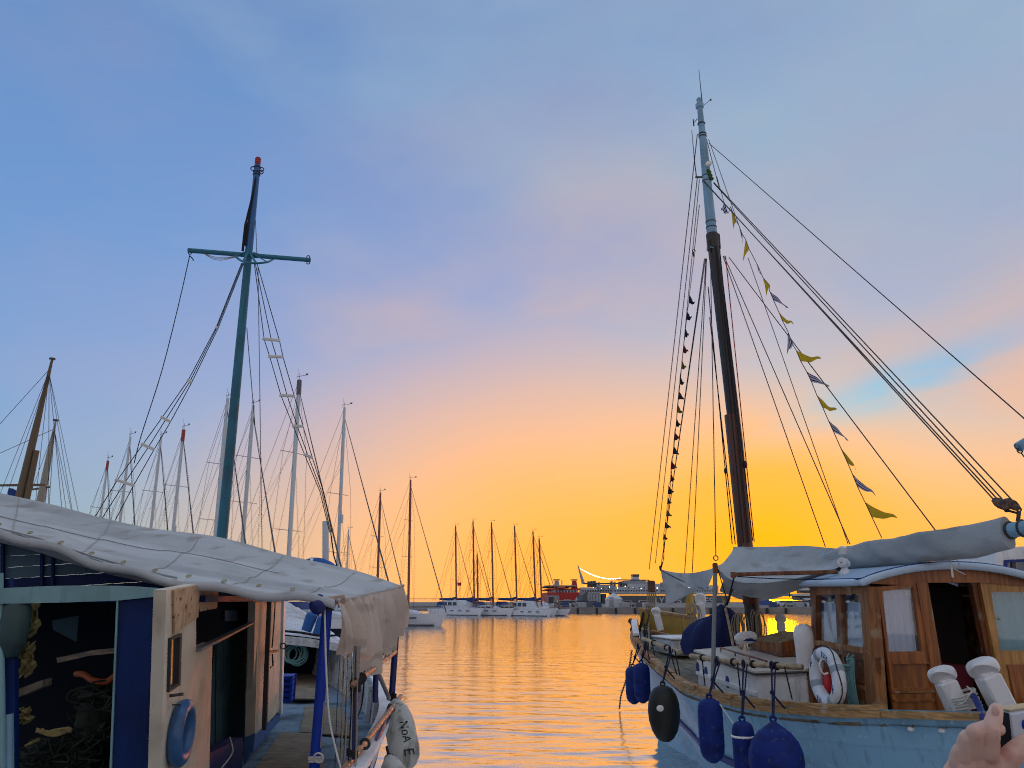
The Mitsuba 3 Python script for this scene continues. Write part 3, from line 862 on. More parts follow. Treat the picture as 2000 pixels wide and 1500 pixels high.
def build_right():
    k = thing('wooden_boat', 'light blue wooden motor sailer with varnished wheelhouse moored at right', 'boat')
    SS = np.r_[np.linspace(0, .12, 9), np.linspace(.15, .85, 25), np.linspace(.87, 1, 12)]
    ts = [1, .93, .84, .72, .58, .44, .3, .16, 0, -.45, -1]
    for side, nm in ((1, 'port'), (-1, 'starboard')):
        V = [[hullpt(s, t, side) for t in ts] for s in SS]
        if side < 0:
            V = V[::-1]
        part(k, 'hull_side', grid(V), 'm_hullblue', smooth=True)
    for side in (1, -1):
        # upper strake stands proud, so that its lower edge draws the seam line
        V = [[hullpt(s, t, side, o) for t, o in ((1.0, .014), (.985, .018), (.80, .016), (.792, .0))] for s in SS]
        part(k, 'sheer_strake', grid(V if side > 0 else V[::-1]), 'm_hullblue', smooth=40)
        V = [[hullpt(s, t, side, o) for t, o in ((.475, .0), (.47, .045), (.415, .05), (.405, .0))] for s in SS[2:-2]]
        part(k, 'rubbing_strake', grid(V if side > 0 else V[::-1]), 'm_navy', smooth=30)
        # white dashes of waterline trim near the stern, below the frame of the strake
        for a_, b_ in ((.10, .125), (.135, .165), (.175, .21)):
            V = [[hullpt(s, t, side, .012) for t in (.40, .375)] for s in np.linspace(a_, b_, 4)]
            part(k, 'trim_dash', grid(V if side > 0 else V[::-1]), 'm_white', smooth=False)
        # cap rail in scarfed lengths, two planks high
        cuts = [.004, .10, .205, .30, .40, .52, .66, .82, .995]
        for i in range(len(cuts) - 1):
            ss = np.linspace(cuts[i], cuts[i + 1] - .0015, 7)
            def fn(s, o, u):
                return gun(s, side, u, -o)
            part(k, 'cap_rail', sweep(fn, ss, [(.055, -.085), (.055, -.012), (-.02, -.012), (-.02, -.085)]), 'm_capwood', smooth=30)
            if i in (0,) and side > 0:
                continue
            ss = np.linspace(cuts[i] + .004, cuts[i + 1] - .005, 7)
            part(k, 'cap_rail_upper', sweep(fn, ss, [(.035, -.008), (.03, .048), (-.10, .048), (-.105, -.008)]), 'm_capwood' if i < 6 else 'm_teakbare', smooth=30)
    # scuppers and bolts along the top strake
    for px_, s in ((1769, 0), (1829, 0), (1877, 0)):
        q = sofx(px_)
        c = hullpt(q, .90, 1, .025)
        part(k, 'scupper', ball(c, (.035, .03, .025), 1), 'm_white', smooth=True)
    # deck planks
    dz = -.13
    for i in range(-9, 10):
        w = .178
        y0, y1 = i * w - w / 2 + .004, i * w + w / 2 - .004
        run = []
        for s in np.linspace(.03, .97, 40):
            b = float(fb(s)) - .03
            lo, hi = max(y0, -b), min(y1, b)
            if hi > lo + .01:
                z = float(fz(s)) + dz
                run.append([A0 + AX * LEN * s + LAT * yy + np.array([0, 0, z + zz]) for yy, zz in ((hi, 0), (lo, 0), (lo, -.04), (hi, -.04))])
        if len(run) > 2:
            part(k, 'deck_plank', loft(run), 'm_deckplank', smooth=30)
    under = [[A0 + AX * LEN * s + LAT * u * (float(fb(s)) - .02) + np.array([0, 0, float(fz(s)) + dz - .03]) for u in (1, .5, 0, -.5, -1)] for s in np.linspace(.02, .98, 30)]
    part(k, 'deck_seam', grid(under), 'm_inside', smooth=True)

    # bow: raised bulwark, starboard side seen from inside, ochre and white
    for side in (1, -1):
        ss = np.linspace(.72 if side < 0 else .88, .985, 12)
        H = lambda s: (.42 * _smf((s - .70) / .12)) if side < 0 else .16 * _smf((s - .87) / .06)
        V = [[gun(s, side, u * H(s) + .07, .03 + .012 * u) for u in (0, .35, .7, 1)] for s in ss]
        V2 = [[gun(s, side, u * H(s) + .07, .085 + .012 * u) for u in (0, .35, .7, 1)] for s in ss]
        part(k, 'bow_bulwark', [grid(V), grid(V2)], 'm_ochre' if side < 0 else 'm_bulwark', smooth=True)
        part(k, 'bow_rail', sweep(lambda s, o, u: gun(s, side, H(s) + .07 + u, .06 - o), ss, [(.07, 0), (.07, .05), (-.07, .05), (-.07, 0)]), 'm_capwood' if side < 0 else 'm_white', smooth=30)
    # inner face of the starboard bulwark, pale blue
    V = [[gun(s, -1, u, .10) for u in (-.12, .08, .14)] for s in np.linspace(.3, .75, 14)]
    part(k, 'inner_bulwark', grid(V), 'm_bulwark', smooth=True)
    # white foredeck locker and its lid
    c = [at(1272, 1237, 18.2), at(1350, 1222, 16.2), at(1352, 1266, 15.6), at(1290, 1272, 17.4)]
    lid = [at(1268, 1222, 18.3), at(1350, 1214, 16.1), at(1352, 1223, 15.9), at(1274, 1236, 18.0)]
    part(k, 'foredeck_locker', box((3.42, 16.9, 2.06), (.62, 1.1, .30), LAT * -1, ch=.03), 'm_bulwark')
    part(k, 'locker_lid', box((3.42, 16.9, 2.23), (.70, 1.2, .05), LAT * -1, ch=.02), 'm_white')
    # bollards
    def bitt(P, h, w, lean=(0, 0, 0), nm='bitt', mat='m_white'):
        P = np.asarray(P, float)
        t = unit(np.array([0, 0, 1.]) + lean)
        x = unit(np.cross([0, 1, 0], t))
        body = box(P + t * h * .36, (w, w, h * .72), x, None, t, .02)
        neck = box(P + t * h * .73, (w * .8, w * .8, h * .08), x, None, t, .01)
        y = np.cross(t, x)
        v, f = ball((0, 0, 0), 1, 3)
        v = np.sign(v) * np.abs(v) ** .72
        mm = _m3.Manifold.hull_points(v).trim_by_plane(tuple(-unit([-.45, -.62, -.42] if lean[0] else [-.3, -.9, -.2])), -.56).to_mesh()
        v, f = mm.vert_properties[:, :3], mm.tri_verts
        hv = P + t * h * .86 + v[:, :1] * x * w * .72 + v[:, 1:2] * y * w * .66 + v[:, 2:] * t * h * .18
        return part(k, nm, [body, neck, (hv, f)], mat, smooth=32)
    bitt(at(1876, 1398, 8.95), .50, .19, (-.30, .06, 0))
    bitt(at(1966, 1394, 8.75), .56, .21, (-.36, .05, 0))
    bitt(at(1528, 1250, 13.6), .40, .12)
    bitt(at(1291, 1232, 18.4), .50, .14, (-.22, 0, 0))
    bitt(at(1371, 1222, 16.6), .62, .15, nm='samson_post')
    # yellow wooden stem post showing above the bow
    part(k, 'stem_post', [tube([at(1350, 1200, 17.6), at(1347, 1175, 17.7), at(1349, 1156, 17.8)], (.10, .10, .06), 6)], 'm_ochre', smooth=40)

    # cabin trunk
    FL, C, E, Bk = np.array([2.98, 13.2, 0]), np.array([3.36, 11.35, 0]), np.array([3.92, 11.0, 0]), np.array([4.15, 14.2, 0])
    E2, Bk2 = np.array([5.6, 11.6, 0]), np.array([5.0, 14.3, 0])
    zt = {0: 2.20, 1: 2.04, 2: 2.10, 3: 2.22, 4: 2.22, 5: 2.15}
    ring = [FL, C, E, E2, Bk2, Bk]
    tops = [2.20, 2.035, 2.10, 2.12, 2.16, 2.22]
    lo = [p + [0, 0, 1.62] for p in ring]
    hi = [p + [0, 0, t - .03] for p, t in zip(ring, tops)]
    tr = part(k, 'cabin_trunk', loft([lo, hi]), 'm_white', smooth=False)
    cen = np.mean(ring, axis=0)
    out = [p + (p - cen) * .035 for p in ring]
    part(k, 'trunk_top', loft([[p + [0, 0, t - .03] for p, t in zip(out, tops)], [p + [0, 0, t + .005] for p, t in zip(out, tops)], [p * 1 - (p - cen) * .05 + [0, 0, t + .015] for p, t in zip(out, tops)]]), 'm_trunktop', smooth=30)
    part(tr, 'edge_moulding', tube([out[i] + [0, 0, tops[i] - .035] for i in (0, 1, 2)], .018, 6), 'm_wire', smooth=True)
    nport = unit(np.cross(C - FL, [0, 0, 1.]))
    nport = nport if nport[0] < 0 else -nport
    for x, y in ((1363, 1304), (1379, 1313), (1421, 1332)):
        P = on(x, y, FL, nport)
        P_ = part(tr, 'porthole', lathe([(.001, .006), (.062, .006), (.075, .004), (.075, -.01)], 18, P, nport, 1.15, .85, (0, 0, 1)), 'm_navy', smooth=30)
    nE = unit(np.cross(E - C, [0, 0, 1.]))
    nE = nE if nE[1] < 0 else -nE
    part(tr, 'inset_panel', slab(quad(1483, 1322, 1562, 1372), C, nE, .004, .016), 'm_white')
    part(tr, 'inset_panel', slab(quad(1490, 1329, 1555, 1371), C, nE, .016, .024), 'm_white')
    part(tr, 'base_moulding', bar(FL + [-.02, 0, 1.86], C + [-.02, 0, 1.74], .03, .05), 'm_white')
    q = [at(1408, 1269, 12.9), at(1436, 1278, 12.2), at(1464, 1286, 11.8), at(1498, 1296, 11.4)]
    part(k, 'grab_rail', [tube([p + [0, 0, .03] for p in q], .014, 6)] + [tube([p + [0, 0, -.03], p + [0, 0, .03]], .012, 5) for p in q], 'm_teakdark', smooth=False)

    # slatted wooden hatch
    HC, hx = np.array([4.47, 13.0, 0]), unit([.98, .19, 0])
    hy = np.array([-hx[1], hx[0], 0])
    h = part(k, 'hatch', box(HC + [0, 0, 2.26], (.92, .95, .18), hx, ch=.01), 'm_teak')
    part(h, 'hatch_base', box(HC + [0, 0, 2.18], (1.0, 1.05, .06), hx, ch=.01), 'm_teakdark')
    g = []
    for d in (-.475, -.435):
        g.append([HC + hx * x + hy * d + [0, 0, z] for x, z in ((-.46, 2.341), (.46, 2.341), (.12, 2.47))])
    part(h, 'hatch_gable', loft(g), 'm_teak', smooth=False)
    for i in range(8):
        y = -.40 + i * .115
        for x0, x1, z0, z1 in ((-.46, .115, 2.355, 2.475), (.46, .125, 2.355, 2.475)):
            part(h, 'slat', bar(HC + hx * x0 + hy * y + [0, 0, z0], HC + hx * x1 + hy * y + [0, 0, z1], .058, .03, (0, 0, 1), .005), 'm_pole', smooth=False)
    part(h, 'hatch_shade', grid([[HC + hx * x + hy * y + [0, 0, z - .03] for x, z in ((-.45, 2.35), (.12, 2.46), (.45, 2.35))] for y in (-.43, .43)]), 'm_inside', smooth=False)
    # trunk of the companionway, brown, in front of the wheelhouse
    part(k, 'wheelhouse_plinth', box((4.35, 11.25, 1.88), (.9, .5, .46), (.98, .19, 0), ch=.01), 'm_teakdark')

    # ------------------------------------------------ wheelhouse
    wh = 'wheelhouse'
    CN = np.array([4.19, 9.5, 0])                       # the near port corner
    ea = unit([.98, .19, 0])                            # along the aft face, to starboard
    na = unit([.19, -.98, 0])                           # out of the aft face
    ns = unit([-1, -.06, 0])                            # out of the port face
    CF = CN + np.array([-.08, 1.62, 0])
    G = new(k + '__' + wh)
    labels[G] = {'label': 'varnished wooden wheelhouse with pale curved roof'}
    mp, pan, dk = 'm_teak', 'm_teak', 'm_teakdark'

    def aft(nm, pts, d0, d1, m, holes=()):
        return part(G, nm, slab(pts, CN, na, d0, d1, holes), m, smooth=False)

    def port(nm, pts, d0, d1, m, holes=()):
        return part(G, nm, slab(pts, CN, ns, d0, d1, holes), m, smooth=False)
    # aft face, fixed left leaf
    aft('corner_post', [(1697, 1146), (1712, 1146), (1732, 1402), (1710, 1402)], -.05, .035, 'm_teakbare')
    aft('window_frame', [(1712, 1146), (1806, 1139), (1824, 1279), (1731, 1281)], -.03, .018, mp, [[(1722, 1155), (1782, 1147), (1800, 1272), (1734, 1273)]])
    part(G, 'window_pane', slab([(1721, 1154), (1783, 1146), (1801, 1273), (1733, 1274)], CN, na, -.012, -.006), 'm_pane', smooth=False)
    P = [[on(1720 + u * 64 + (v * 14), 1152 + v * 124, CN, na) - na * (.05 + .016 * math.sin(u * 26 + v * 2) + .010 * math.sin(u * 57 - v * 3) + .02 * v * u) for u in np.linspace(0, 1, 30)] for v in np.linspace(0, 1, 10)]
    part(G, 'curtain', grid(P), 'm_curtain', smooth=True)
    aft('rail', [(1731, 1281), (1824, 1279), (1826, 1292), (1733, 1292)], -.03, .016, mp)
    aft('panel', [(1736, 1296), (1814, 1294), (1820, 1343), (1742, 1345)], -.03, -.006, 'm_teakpanel')
    aft('panel_moulding', [(1733, 1292), (1816, 1292), (1823, 1348), (1739, 1350)], -.03, .024, mp, [[(1738, 1297), (1812, 1296), (1818, 1342), (1743, 1344)]])
    aft('rail', [(1739, 1350), (1823, 1348), (1825, 1352), (1740, 1354)], -.03, .022, 'm_teakbare')
    aft('drawer', [(1740, 1355), (1824, 1353), (1826, 1364), (1742, 1366)], -.03, .010, 'm_teakpanel')
    aft('rail', [(1742, 1366), (1826, 1364), (1827, 1369), (1743, 1371)], -.03, .022, mp)
    aft('panel', [(1743, 1371), (1827, 1369), (1832, 1402), (1746, 1402)], -.03, .008, 'm_teakpanel')
    aft('door_jamb', [(1787, 1139), (1806, 1136), (1851, 1402), (1832, 1402)], -.06, .032, mp)
    aft('jamb_edge', [(1806, 1136), (1809, 1136), (1854, 1402), (1851, 1402)], -.08, .026, 'm_teakbare')
    # doorway lintel and the right, slid-open leaf
    aft('lintel', [(1697, 1140), (1720, 1129), (1752, 1119), (1800, 1110), (1870, 1105), (1950, 1112), (2075, 1130), (2060, 1150), (1915, 1138), (1806, 1138), (1770, 1143)], -.05, .022, mp)
    aft('door_stile', [(1905, 1137), (1919, 1137), (1976, 1402), (1960, 1402)], -.14, -.06, 'm_teakdark')
    aft('sliding_door', [(1915, 1136), (2075, 1136), (2120, 1402), (1968, 1402)], -.055, -.01, 'm_teaklight', [[(1937, 1156), (2060, 1156), (2076, 1271), (1955, 1271)]])
    aft('door_panel', [(1967, 1298), (2080, 1298), (2092, 1402), (1988, 1402)], -.006, .006, 'm_teak')
    part(G, 'window_pane', slab([(1935, 1154), (2062, 1154), (2078, 1273), (1953, 1273)], CN, na, -.04, -.03), 'm_pane', smooth=False)
    P = [[on(1934 + u * 126 + v * 18, 1152 + v * 122, CN, na) - na * (.10 + .01 * math.sin(u * 25)) for u in np.linspace(0, 1, 30)] for v in np.linspace(0, 1, 6)]
    part(G, 'curtain', grid(P), 'm_tealcurtain', smooth=True)
    part(G, 'door_latch', ball(on(1951, 1209, CN, na) + na * .0, (.02, .02, .012), 1), 'm_brass')
    # port face with two windows
    port('corner_stile', [(1683, 1146), (1699, 1146), (1712, 1402), (1697, 1402)], -.05, .024, 'm_teakbare')
    port('front_post', [(1588, 1141), (1597, 1141), (1596, 1384), (1588, 1380)], -.06, .026, dk)
    port('head_rail', [(1588, 1140), (1690, 1139), (1690, 1159), (1588, 1163)], -.05, .020, 'm_teakbare')
    port('mullion', [(1634, 1160), (1644, 1159), (1649, 1262), (1638, 1260)], -.05, .018, dk)
    port('sill', [(1588, 1249), (1700, 1268), (1704, 1279), (1588, 1259)], -.05, .034, 'm_teakbare')
    port('rail', [(1588, 1259), (1704, 1279), (1705, 1290), (1588, 1269)], -.05, .016, dk)
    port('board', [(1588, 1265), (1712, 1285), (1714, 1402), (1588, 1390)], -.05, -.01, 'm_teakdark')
    port('panel_moulding', [(1646, 1278), (1702, 1288), (1708, 1340), (1652, 1325)], -.02, .016, dk, [[(1651, 1283), (1698, 1292), (1703, 1334), (1656, 1320)]])
    port('panel_moulding', [(1598, 1270), (1640, 1277), (1645, 1322), (1598, 1312)], -.02, .016, dk, [[(1602, 1275), (1636, 1281), (1640, 1316), (1602, 1307)]])
    port('rail', [(1588, 1312), (1710, 1344), (1711, 1354), (1588, 1321)], -.02, .012, 'm_teakbare')
    for i in range(7):
        x = 1592 + i * 17
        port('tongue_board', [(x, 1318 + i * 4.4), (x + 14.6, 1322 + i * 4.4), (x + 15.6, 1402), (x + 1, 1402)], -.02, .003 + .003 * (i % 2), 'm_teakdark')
    for x0, x1, y0, y1, b0, b1 in ((1597, 1635, 1162, 1160, 1249, 1257), (1643, 1688, 1159, 1157, 1258, 1267)):
        part(G, 'window_pane', slab([(x0, y0), (x1, y1), (x1 + 6, b1 + 3), (x0, b0 + 3)], CN, ns, -.02, -.014), 'm_pane', smooth=False)
        P = [[on(x0 + 6 + u * (x1 - x0 - 2), 1172 + v * 88 + u * 6, CN, ns) - ns * (.045 + .012 * math.sin(u * 18)) for u in np.linspace(0, 1, 20)] for v in np.linspace(.02, 1, 8)]
        part(G, 'curtain', grid(P), 'm_curtain2', smooth=True)
    q = [at(1609, 1187, 10.9), at(1610, 1208, 10.9), at(1617, 1217, 10.85), at(1624, 1208, 10.8), at(1625, 1186, 10.8)]
    # roof, cambered, with a pale edge
    def roofpt(a, b, dz=0.):
        """a: 0 port to 1 starboard, b: 0 aft to 1 forward."""
        w = 2.55
        p = CN + ea * (-.10 + a * w) + np.array([-.045, 1, 0]) * (-.14 + b * 1.92)
        return np.array([p[0], p[1], 3.185 + .20 * (1 - (2 * min(max(a, 0), 1) - 1) ** 2) ** .9 + .02 * b + dz])
    us = np.linspace(0, 1, 26)
    top = [[roofpt(a, b, .045) for a in us] for b in np.linspace(0, 1, 8)]
    bot = [[roofpt(a, b, -.03) for a in us] for b in np.linspace(0, 1, 8)]
    rf = part(G, 'roof', [grid(top), grid([r[::-1] for r in bot])], 'm_rooftop', smooth=30)
    edge = [roofpt(a, 0) for a in us] + [roofpt(1, b) for b in np.linspace(.1, 1, 6)] + [roofpt(a, 1) for a in us[::-1]] + [roofpt(0, b) for b in np.linspace(1, .1, 6)]
    part(rf, 'roof_edge', tube(edge, .045, 8, closed=True), 'm_roofedge', smooth=True)
    part(rf, 'edge_line', tube([p + [0, 0, .043] for p in edge], .012, 5, closed=True), 'm_navy', smooth=True)
    # interior: dark cabin with lamp
    fd_ = np.array([-.045, 1, 0])
    c0, c1 = CN + ea * .03 + fd_ * 1.60, CN + ea * 2.36 + fd_ * 1.60
    fw_ = []
    for d in (0, .06):
        fw_.append([[c0 + (c1 - c0) * t + fd_ * d + [0, 0, z] for t, z in [(t, 1.4) for t in np.linspace(0, 1, 9)] + [(t, 3.17 + .19 * (1 - (2 * t - 1) ** 2) ** .9) for t in np.linspace(1, 0, 9)]]][0])
    part(G, 'front_wall', loft([np.array(x) for x in fw_]), 'm_teakdark', smooth=False)
    c2 = CN + ea * 2.36
    part(G, 'starboard_wall', loft([[c2 + [0, 0, 1.4], c1 + [0, 0, 1.4], c1 + ea * .05 + [0, 0, 1.4], c2 + ea * .05 + [0, 0, 1.4]], [c2 + [0, 0, 3.2], c1 + [0, 0, 3.2], c1 + ea * .05 + [0, 0, 3.2], c2 + ea * .05 + [0, 0, 3.2]]]), 'm_teakdark', smooth=False)
    ib = part(G, 'interior', [loft([[CN + ea * .12 + fd_ * 1.50 + [0, 0, z], CN + ea * 2.30 + fd_ * 1.50 + [0, 0, z], CN + ea * 2.30 + fd_ * 1.54 + [0, 0, z], CN + ea * .12 + fd_ * 1.54 + [0, 0, z]] for z in (1.4, 3.15)]), box(CN + ea * 1.2 + fd_ * .8 + [0, 0, 1.45], (2.1, 1.4, .05), ea)], 'm_cabin', smooth=False)
    part(ib, 'berth', box(CN + ea * 1.15 - na * .75 + [0, 0, 1.85], (1.1, .6, .7), ea, ch=.05), 'm_maroon')
    part(ib, 'ceiling_lamp', lathe([(.01, 0), (.09, 0), (.10, .03), (.01, .05)], 14, on(1893, 1161, CN - na * .6, na), (0, 0, -1)), 'm_brass', smooth=40)
    P = [[on(1909 + u * 12 + v * 24, 1165 + v * 140, CN - na * .2, na) + na * (.03 * math.sin(u * 9)) for u in np.linspace(0, 1, 12)] for v in np.linspace(0, 1, 10)]
    part(G, 'door_curtain', grid(P), 'm_curtain', smooth=True)
    # things on the roof
    sl = thing('search_light', 'white searchlight on the wheelhouse roof beside the sail cover', 'lamp')
    p = at(1651, 1123, 10.3)
    part(sl, 'bracket', [lathe([(.01, 0), (.07, 0), (.06, .05), (.03, .10), (.02, .12)], 12, p, (0, 0, 1))], 'm_white', smooth=40)
    part(sl, 'lamp_body', lathe([(.01, -.08), (.05, -.07), (.062, -.02), (.066, .06), (.05, .07), (.01, .07)], 16, p + [0, 0, .15], unit([-.75, -.6, .1])), 'm_white', smooth=40)
    part(sl, 'horn', lathe([(.02, 0), (.055, .02), (.06, .1), (.035, .12), (.01, .13)], 14, p + [0, 0, .24], (0, 0, 1)), 'm_white', smooth=40)
    part(G, 'roof_rope', [tube([at(1560, 1124, 11.4), at(1600, 1132, 10.8), at(1655, 1132, 10.2), at(1698, 1126, 9.7)], .010, 5), torus(at(1693, 1124, 9.75), .05, .012, (0, .3, 1))], 'm_ropedark', smooth=True)
    part(G, 'roof_tie', [tube([at(1855, 1090, 9.2), at(1859, 1112, 9.15), at(1861, 1128, 9.12)], .013, 5), tube(spline([at(1868, 1092, 9.2), at(1874, 1106, 9.2), at(1862, 1110, 9.2), at(1885, 1122, 9.1)], 16), .006, 4)], 'm_ropewhite', smooth=True)


def _smf(x):
    x = min(max(x, 0), 1)
    return x * x * (3 - 2 * x)


M('m_trunktop', pr(paintfn((.58, .56, .50), (.38, .36, .32), .7, 2.), .45, .4))
M('m_deckplank', pr(woodfn((.22, .20, .15), (.13, .12, .09), (9., 9., 9.)), .7, .3))
M('m_teakpanel', pr(woodfn((.34, .125, .028), (.20, .068, .016), (26., 26., 2.0)), .36, .5))
M('m_teaklight', pr(woodfn((.46, .24, .075), (.32, .16, .04), (46., 46., 2.6)), .4, .45))
M('m_curtain2', pr((.40, .52, .62), .85, .2))
M('m_tealcurtain', pr((.20, .38, .44), .85, .2))
M('m_rooftop', pr((.26, .36, .48), .6, .35))
M('m_roofedge', pr((.42, .55, .68), .45, .45))
M('m_cabin', pr((.12, .10, .095), .7, .2))
M('m_maroon', pr((.16, .025, .045), .85, .2))

# ------------------------------------------------------------------ rig, canvas and gear of the wooden boat
def build_rig():
    k = 'wooden_boat'
    MY = 13.8
    mb, mj, mt = at(1484, 1330, MY), at(1392, 472, MY), at(1367, 212, MY)
    mm = at(1455, 1062, MY)
    m = part(k, 'mast', tube([mb, mm, mb * .5 + mj * .5 + [0.04, 0, 0], mj], (.135, .125, .118, .108), 12), 'm_mastdark', smooth=True)
    part(m, 'lower_mast_sleeve', tube([mb + (mm - mb) * .55, mm, mm + (mj - mm) * .40], (.145, .135, .126), 12), 'm_mastbrown', smooth=True)
    tm = part(k, 'topmast', tube([mj + (mj - mt) * .06 + [-.03, 0, 0], mj, mj * .4 + mt * .6, mt], (.105, .105, .085, .055), 12), 'm_mastblue', smooth=True)
    part(tm, 'mast_band', [torus(mj + (mt - mj) * t, .10 - .035 * t, .013, mt - mj, 14, 6) for t in (.10, .14, .44, .48, .78, .80, .88)], 'm_iron', smooth=True)
    part(tm, 'mast_head', lathe([(.055, 0), (.085, .02), (.085, .10), (.05, .12), (.045, .18), (.06, .20), (.03, .26), (.01, .27)], 12, mt, mt - mj), 'm_mastblue', smooth=40)
    part(k, 'whip_aerial', tube([at(1372, 232, MY), at(1371, 195, MY), at(1365, 136, MY)], (.02, .012, .005), 5), 'm_wire', smooth=True)
    part(k, 'wind_arm', [tube([at(1375, 205, MY), at(1388, 195, MY)], .006, 4), ball(at(1388, 195, MY), .022, 1)], 'm_wire', smooth=False)
    part(k, 'wind_gauge', [tube([at(1362, 232, MY), at(1355, 240, MY), at(1356, 246, MY)], .008, 4), tube([at(1354, 233, MY), at(1355, 246, MY)], .012, 4)], 'm_wire', smooth=False)
    part(k, 'flag_halyard_spreader', [tube([at(1351, 255, MY), at(1356, 310, MY), at(1360, 345, MY)], (.006, .009, .012), 5), bar(at(1358, 346, MY), at(1372, 346, MY), .03, .03)], 'm_wire', smooth=False)
    part(tm, 'masthead_lamp', box(at(1384, 320, MY - .1), (.11, .1, .09), unit([1, 0, .25]), ch=.015), 'm_lamp')
    part(tm, 'green_wreath', [ball(at(1383 + 7 * i / 6 + (i % 2) * 2, 333 + i * 3.2, MY - .1), .035, 1) for i in range(6)], 'm_wreath')
    hb = part(m, 'hounds_band', [lathe([(.112, -.16), (.120, -.14), (.120, .14), (.108, .17)], 12, mj, mt - mj)], 'm_iron', smooth=40)
    part(m, 'mast_block', [box(at(1404, 472, MY), (.05, .08, .34), ch=.02), box(at(1384, 478, MY - .1), (.04, .06, .24), ch=.015)], 'm_iron')
    # the hoops and halyards up the mast's face
    for i, (a, b) in enumerate((((1383, 560), (1430, 1063)), ((1386, 620), (1436, 1063)), ((1413, 560), (1470, 1056)), ((1417, 500), (1473, 1058)), ((1398, 480), (1452, 1060)), ((1405, 480), (1462, 1060)))):
        part(k, 'halyard', rope(at(a[0], a[1], MY - .14), at(b[0], b[1], MY - .16), .010), 'm_ropedark' if i != 3 else 'm_haly', smooth=True)
    part(k, 'halyard_block', ball(at(1456, 907, MY - .1), (.035, .035, .07), 1), 'm_wire')
    part(k, 'halyard_block', ball(at(1417, 920, MY - .1), (.03, .03, .06), 1), 'm_wire')
    # standing rigging: (px top, px bottom, distances)
    lines = [((1362, 262), (1268, 1112), MY, 19.0, .010), ((1362, 346), (1280, 1100), MY, 18.8, .009),
             ((1366, 400), (1356, 490), MY, 14.3, .008), ((1366, 350), (1295, 1098), MY, 18.4, .008),
             ((1376, 505), (1292, 1100), MY, 18.5, .010), ((1378, 505), (1302, 1030), MY, 18.0, .008),
             ((1379, 505), (1337, 1120), MY, 15.6, .009), ((1380, 505), (1352, 1118), MY, 15.0, .009), ((1387, 470), (1398, 1085), MY, 11.9, .009),
             ((1412, 500), (1612, 1068), MY, 12.3, .009), ((1414, 500), (1660, 1063), MY, 11.5, .009), ((1424, 503), (1827, 1036), MY, 9.4, .009),
             ((1461, 504), (1656, 1062), 12.9, 11.2, .007), ((1385, 280), (2040, 852), MY, 7.4, .008),
             ((1380, 272), (1404, 365), MY, MY - .3, .008), ((1384, 272), (1443, 440), MY, 13.1, .007),
             ((1372, 350), (1940, 975), MY, 8.65, .0095), ((1372, 352), (1949, 976), MY, 8.62, .0095), ((1394, 358), (1963, 981), MY, 8.58, .0095), ((1394, 356), (1975, 975), MY, 8.55, .0095)]
    for a, b, y0, y1, r in lines:
        part(k, 'stay', rope(at(*a, y0), at(*b, y1), r * .95, sides=5), 'm_wire', smooth=True)
    part(k, 'rigging_screw', [ball(at(1355, 497, 14.3), (.02, .02, .07), 1), torus(at(1355, 490, 14.3), .03, .008, (0, 1, 0), 10, 5)], 'm_iron')
    # boom with blocks
    g, e = at(1452, 1114, 13.7), at(2012, 1030, 8.3)
    bm = part(k, 'boom', tube([g, e], (.070, .082), 12), 'm_mastblue', smooth=True)
    part(bm, 'boom_band', [torus(g + (e - g) * t, .088, .012, e - g, 16, 6) for t in (.945, .958, .985)], 'm_iron', smooth=True)
    part(bm, 'end_fitting', [tube([at(1988, 1018, 8.5), at(1990, 1003, 8.5), at(1990, 998, 8.5)], .02, 6), tube([at(1964, 996, 8.58), at(1990, 1003, 8.5)], .015, 6), torus(at(1966, 995, 8.58), .025, .008, (0, 1, .2), 12, 6), torus(at(1990, 995, 8.5), .025, .008, (0, 1, .2), 12, 6)], 'm_iron', smooth=True)
    for c in ((1954, 984), (1976, 985)):
        P = at(*c, 8.57)
        ax = unit(at(c[0] + 12, c[1] + 10, 8.5) - P)
        b_ = part(k, 'pulley_block', lathe([(.01, -.105), (.045, -.08), (.062, -.02), (.058, .04), (.035, .09), (.01, .105)], 12, P, ax, .6, 1.1, (0, 1, 0)), 'm_block', smooth=True)
        part(b_, 'pulley_pin', torus(P - [0, .05, 0], .03, .008, (0, 1, 0), 12, 6), 'm_iron')
    # ------------------------------------------------ canvas
    # furled sail cover along the boom
    T = [at(1590, 1090, 11.9), at(1640, 1074, 11.3), at(1700, 1061, 10.6), at(1760, 1049, 10.0), at(1830, 1037, 9.4), at(1900, 1026, 8.95), at(1962, 1009, 8.58)]
    Bt = [at(1590, 1108, 11.9), at(1640, 1112, 11.2), at(1700, 1106, 10.4), at(1760, 1103, 9.85), at(1830, 1096, 9.3), at(1905, 1089, 8.85), at(1975, 1072, 8.5)]
    Tn, Bn = resample(T, 34), resample(Bt, 34)
    rings = []
    for i in range(34):
        u = i / 33
        c, h = (Tn[i] + Bn[i]) / 2, np.linalg.norm(Tn[i] - Bn[i]) / 2
        z = unit(Tn[i] - Bn[i])
        x = unit(np.cross(z, (Tn[min(i + 1, 33)] - Tn[max(i - 1, 0)])))
        w = (.09 + .04 * math.sin(3.0 * u)) * min(1, .25 + 6 * u)
        ring = []
        for a in np.arange(22) * 2 * np.pi / 22:
            f = .5 * (meshkit.fbm(np.array([[u * 13 + 1.2 * math.sin(a), 2 + a * .8 - u * 5, 1.]]), 3, 4)[0] - .5)
            sh = abs(math.sin(a)) ** .7 * (1 if math.sin(a) > 0 else -1)
            ring.append(c + z * h * sh * (1 + .30 * f) + x * w * math.cos(a) * (1 + 1.5 * f))
        rings.append(ring)
    part(k, 'sail_cover', loft(rings), 'm_canvas', smooth=60)
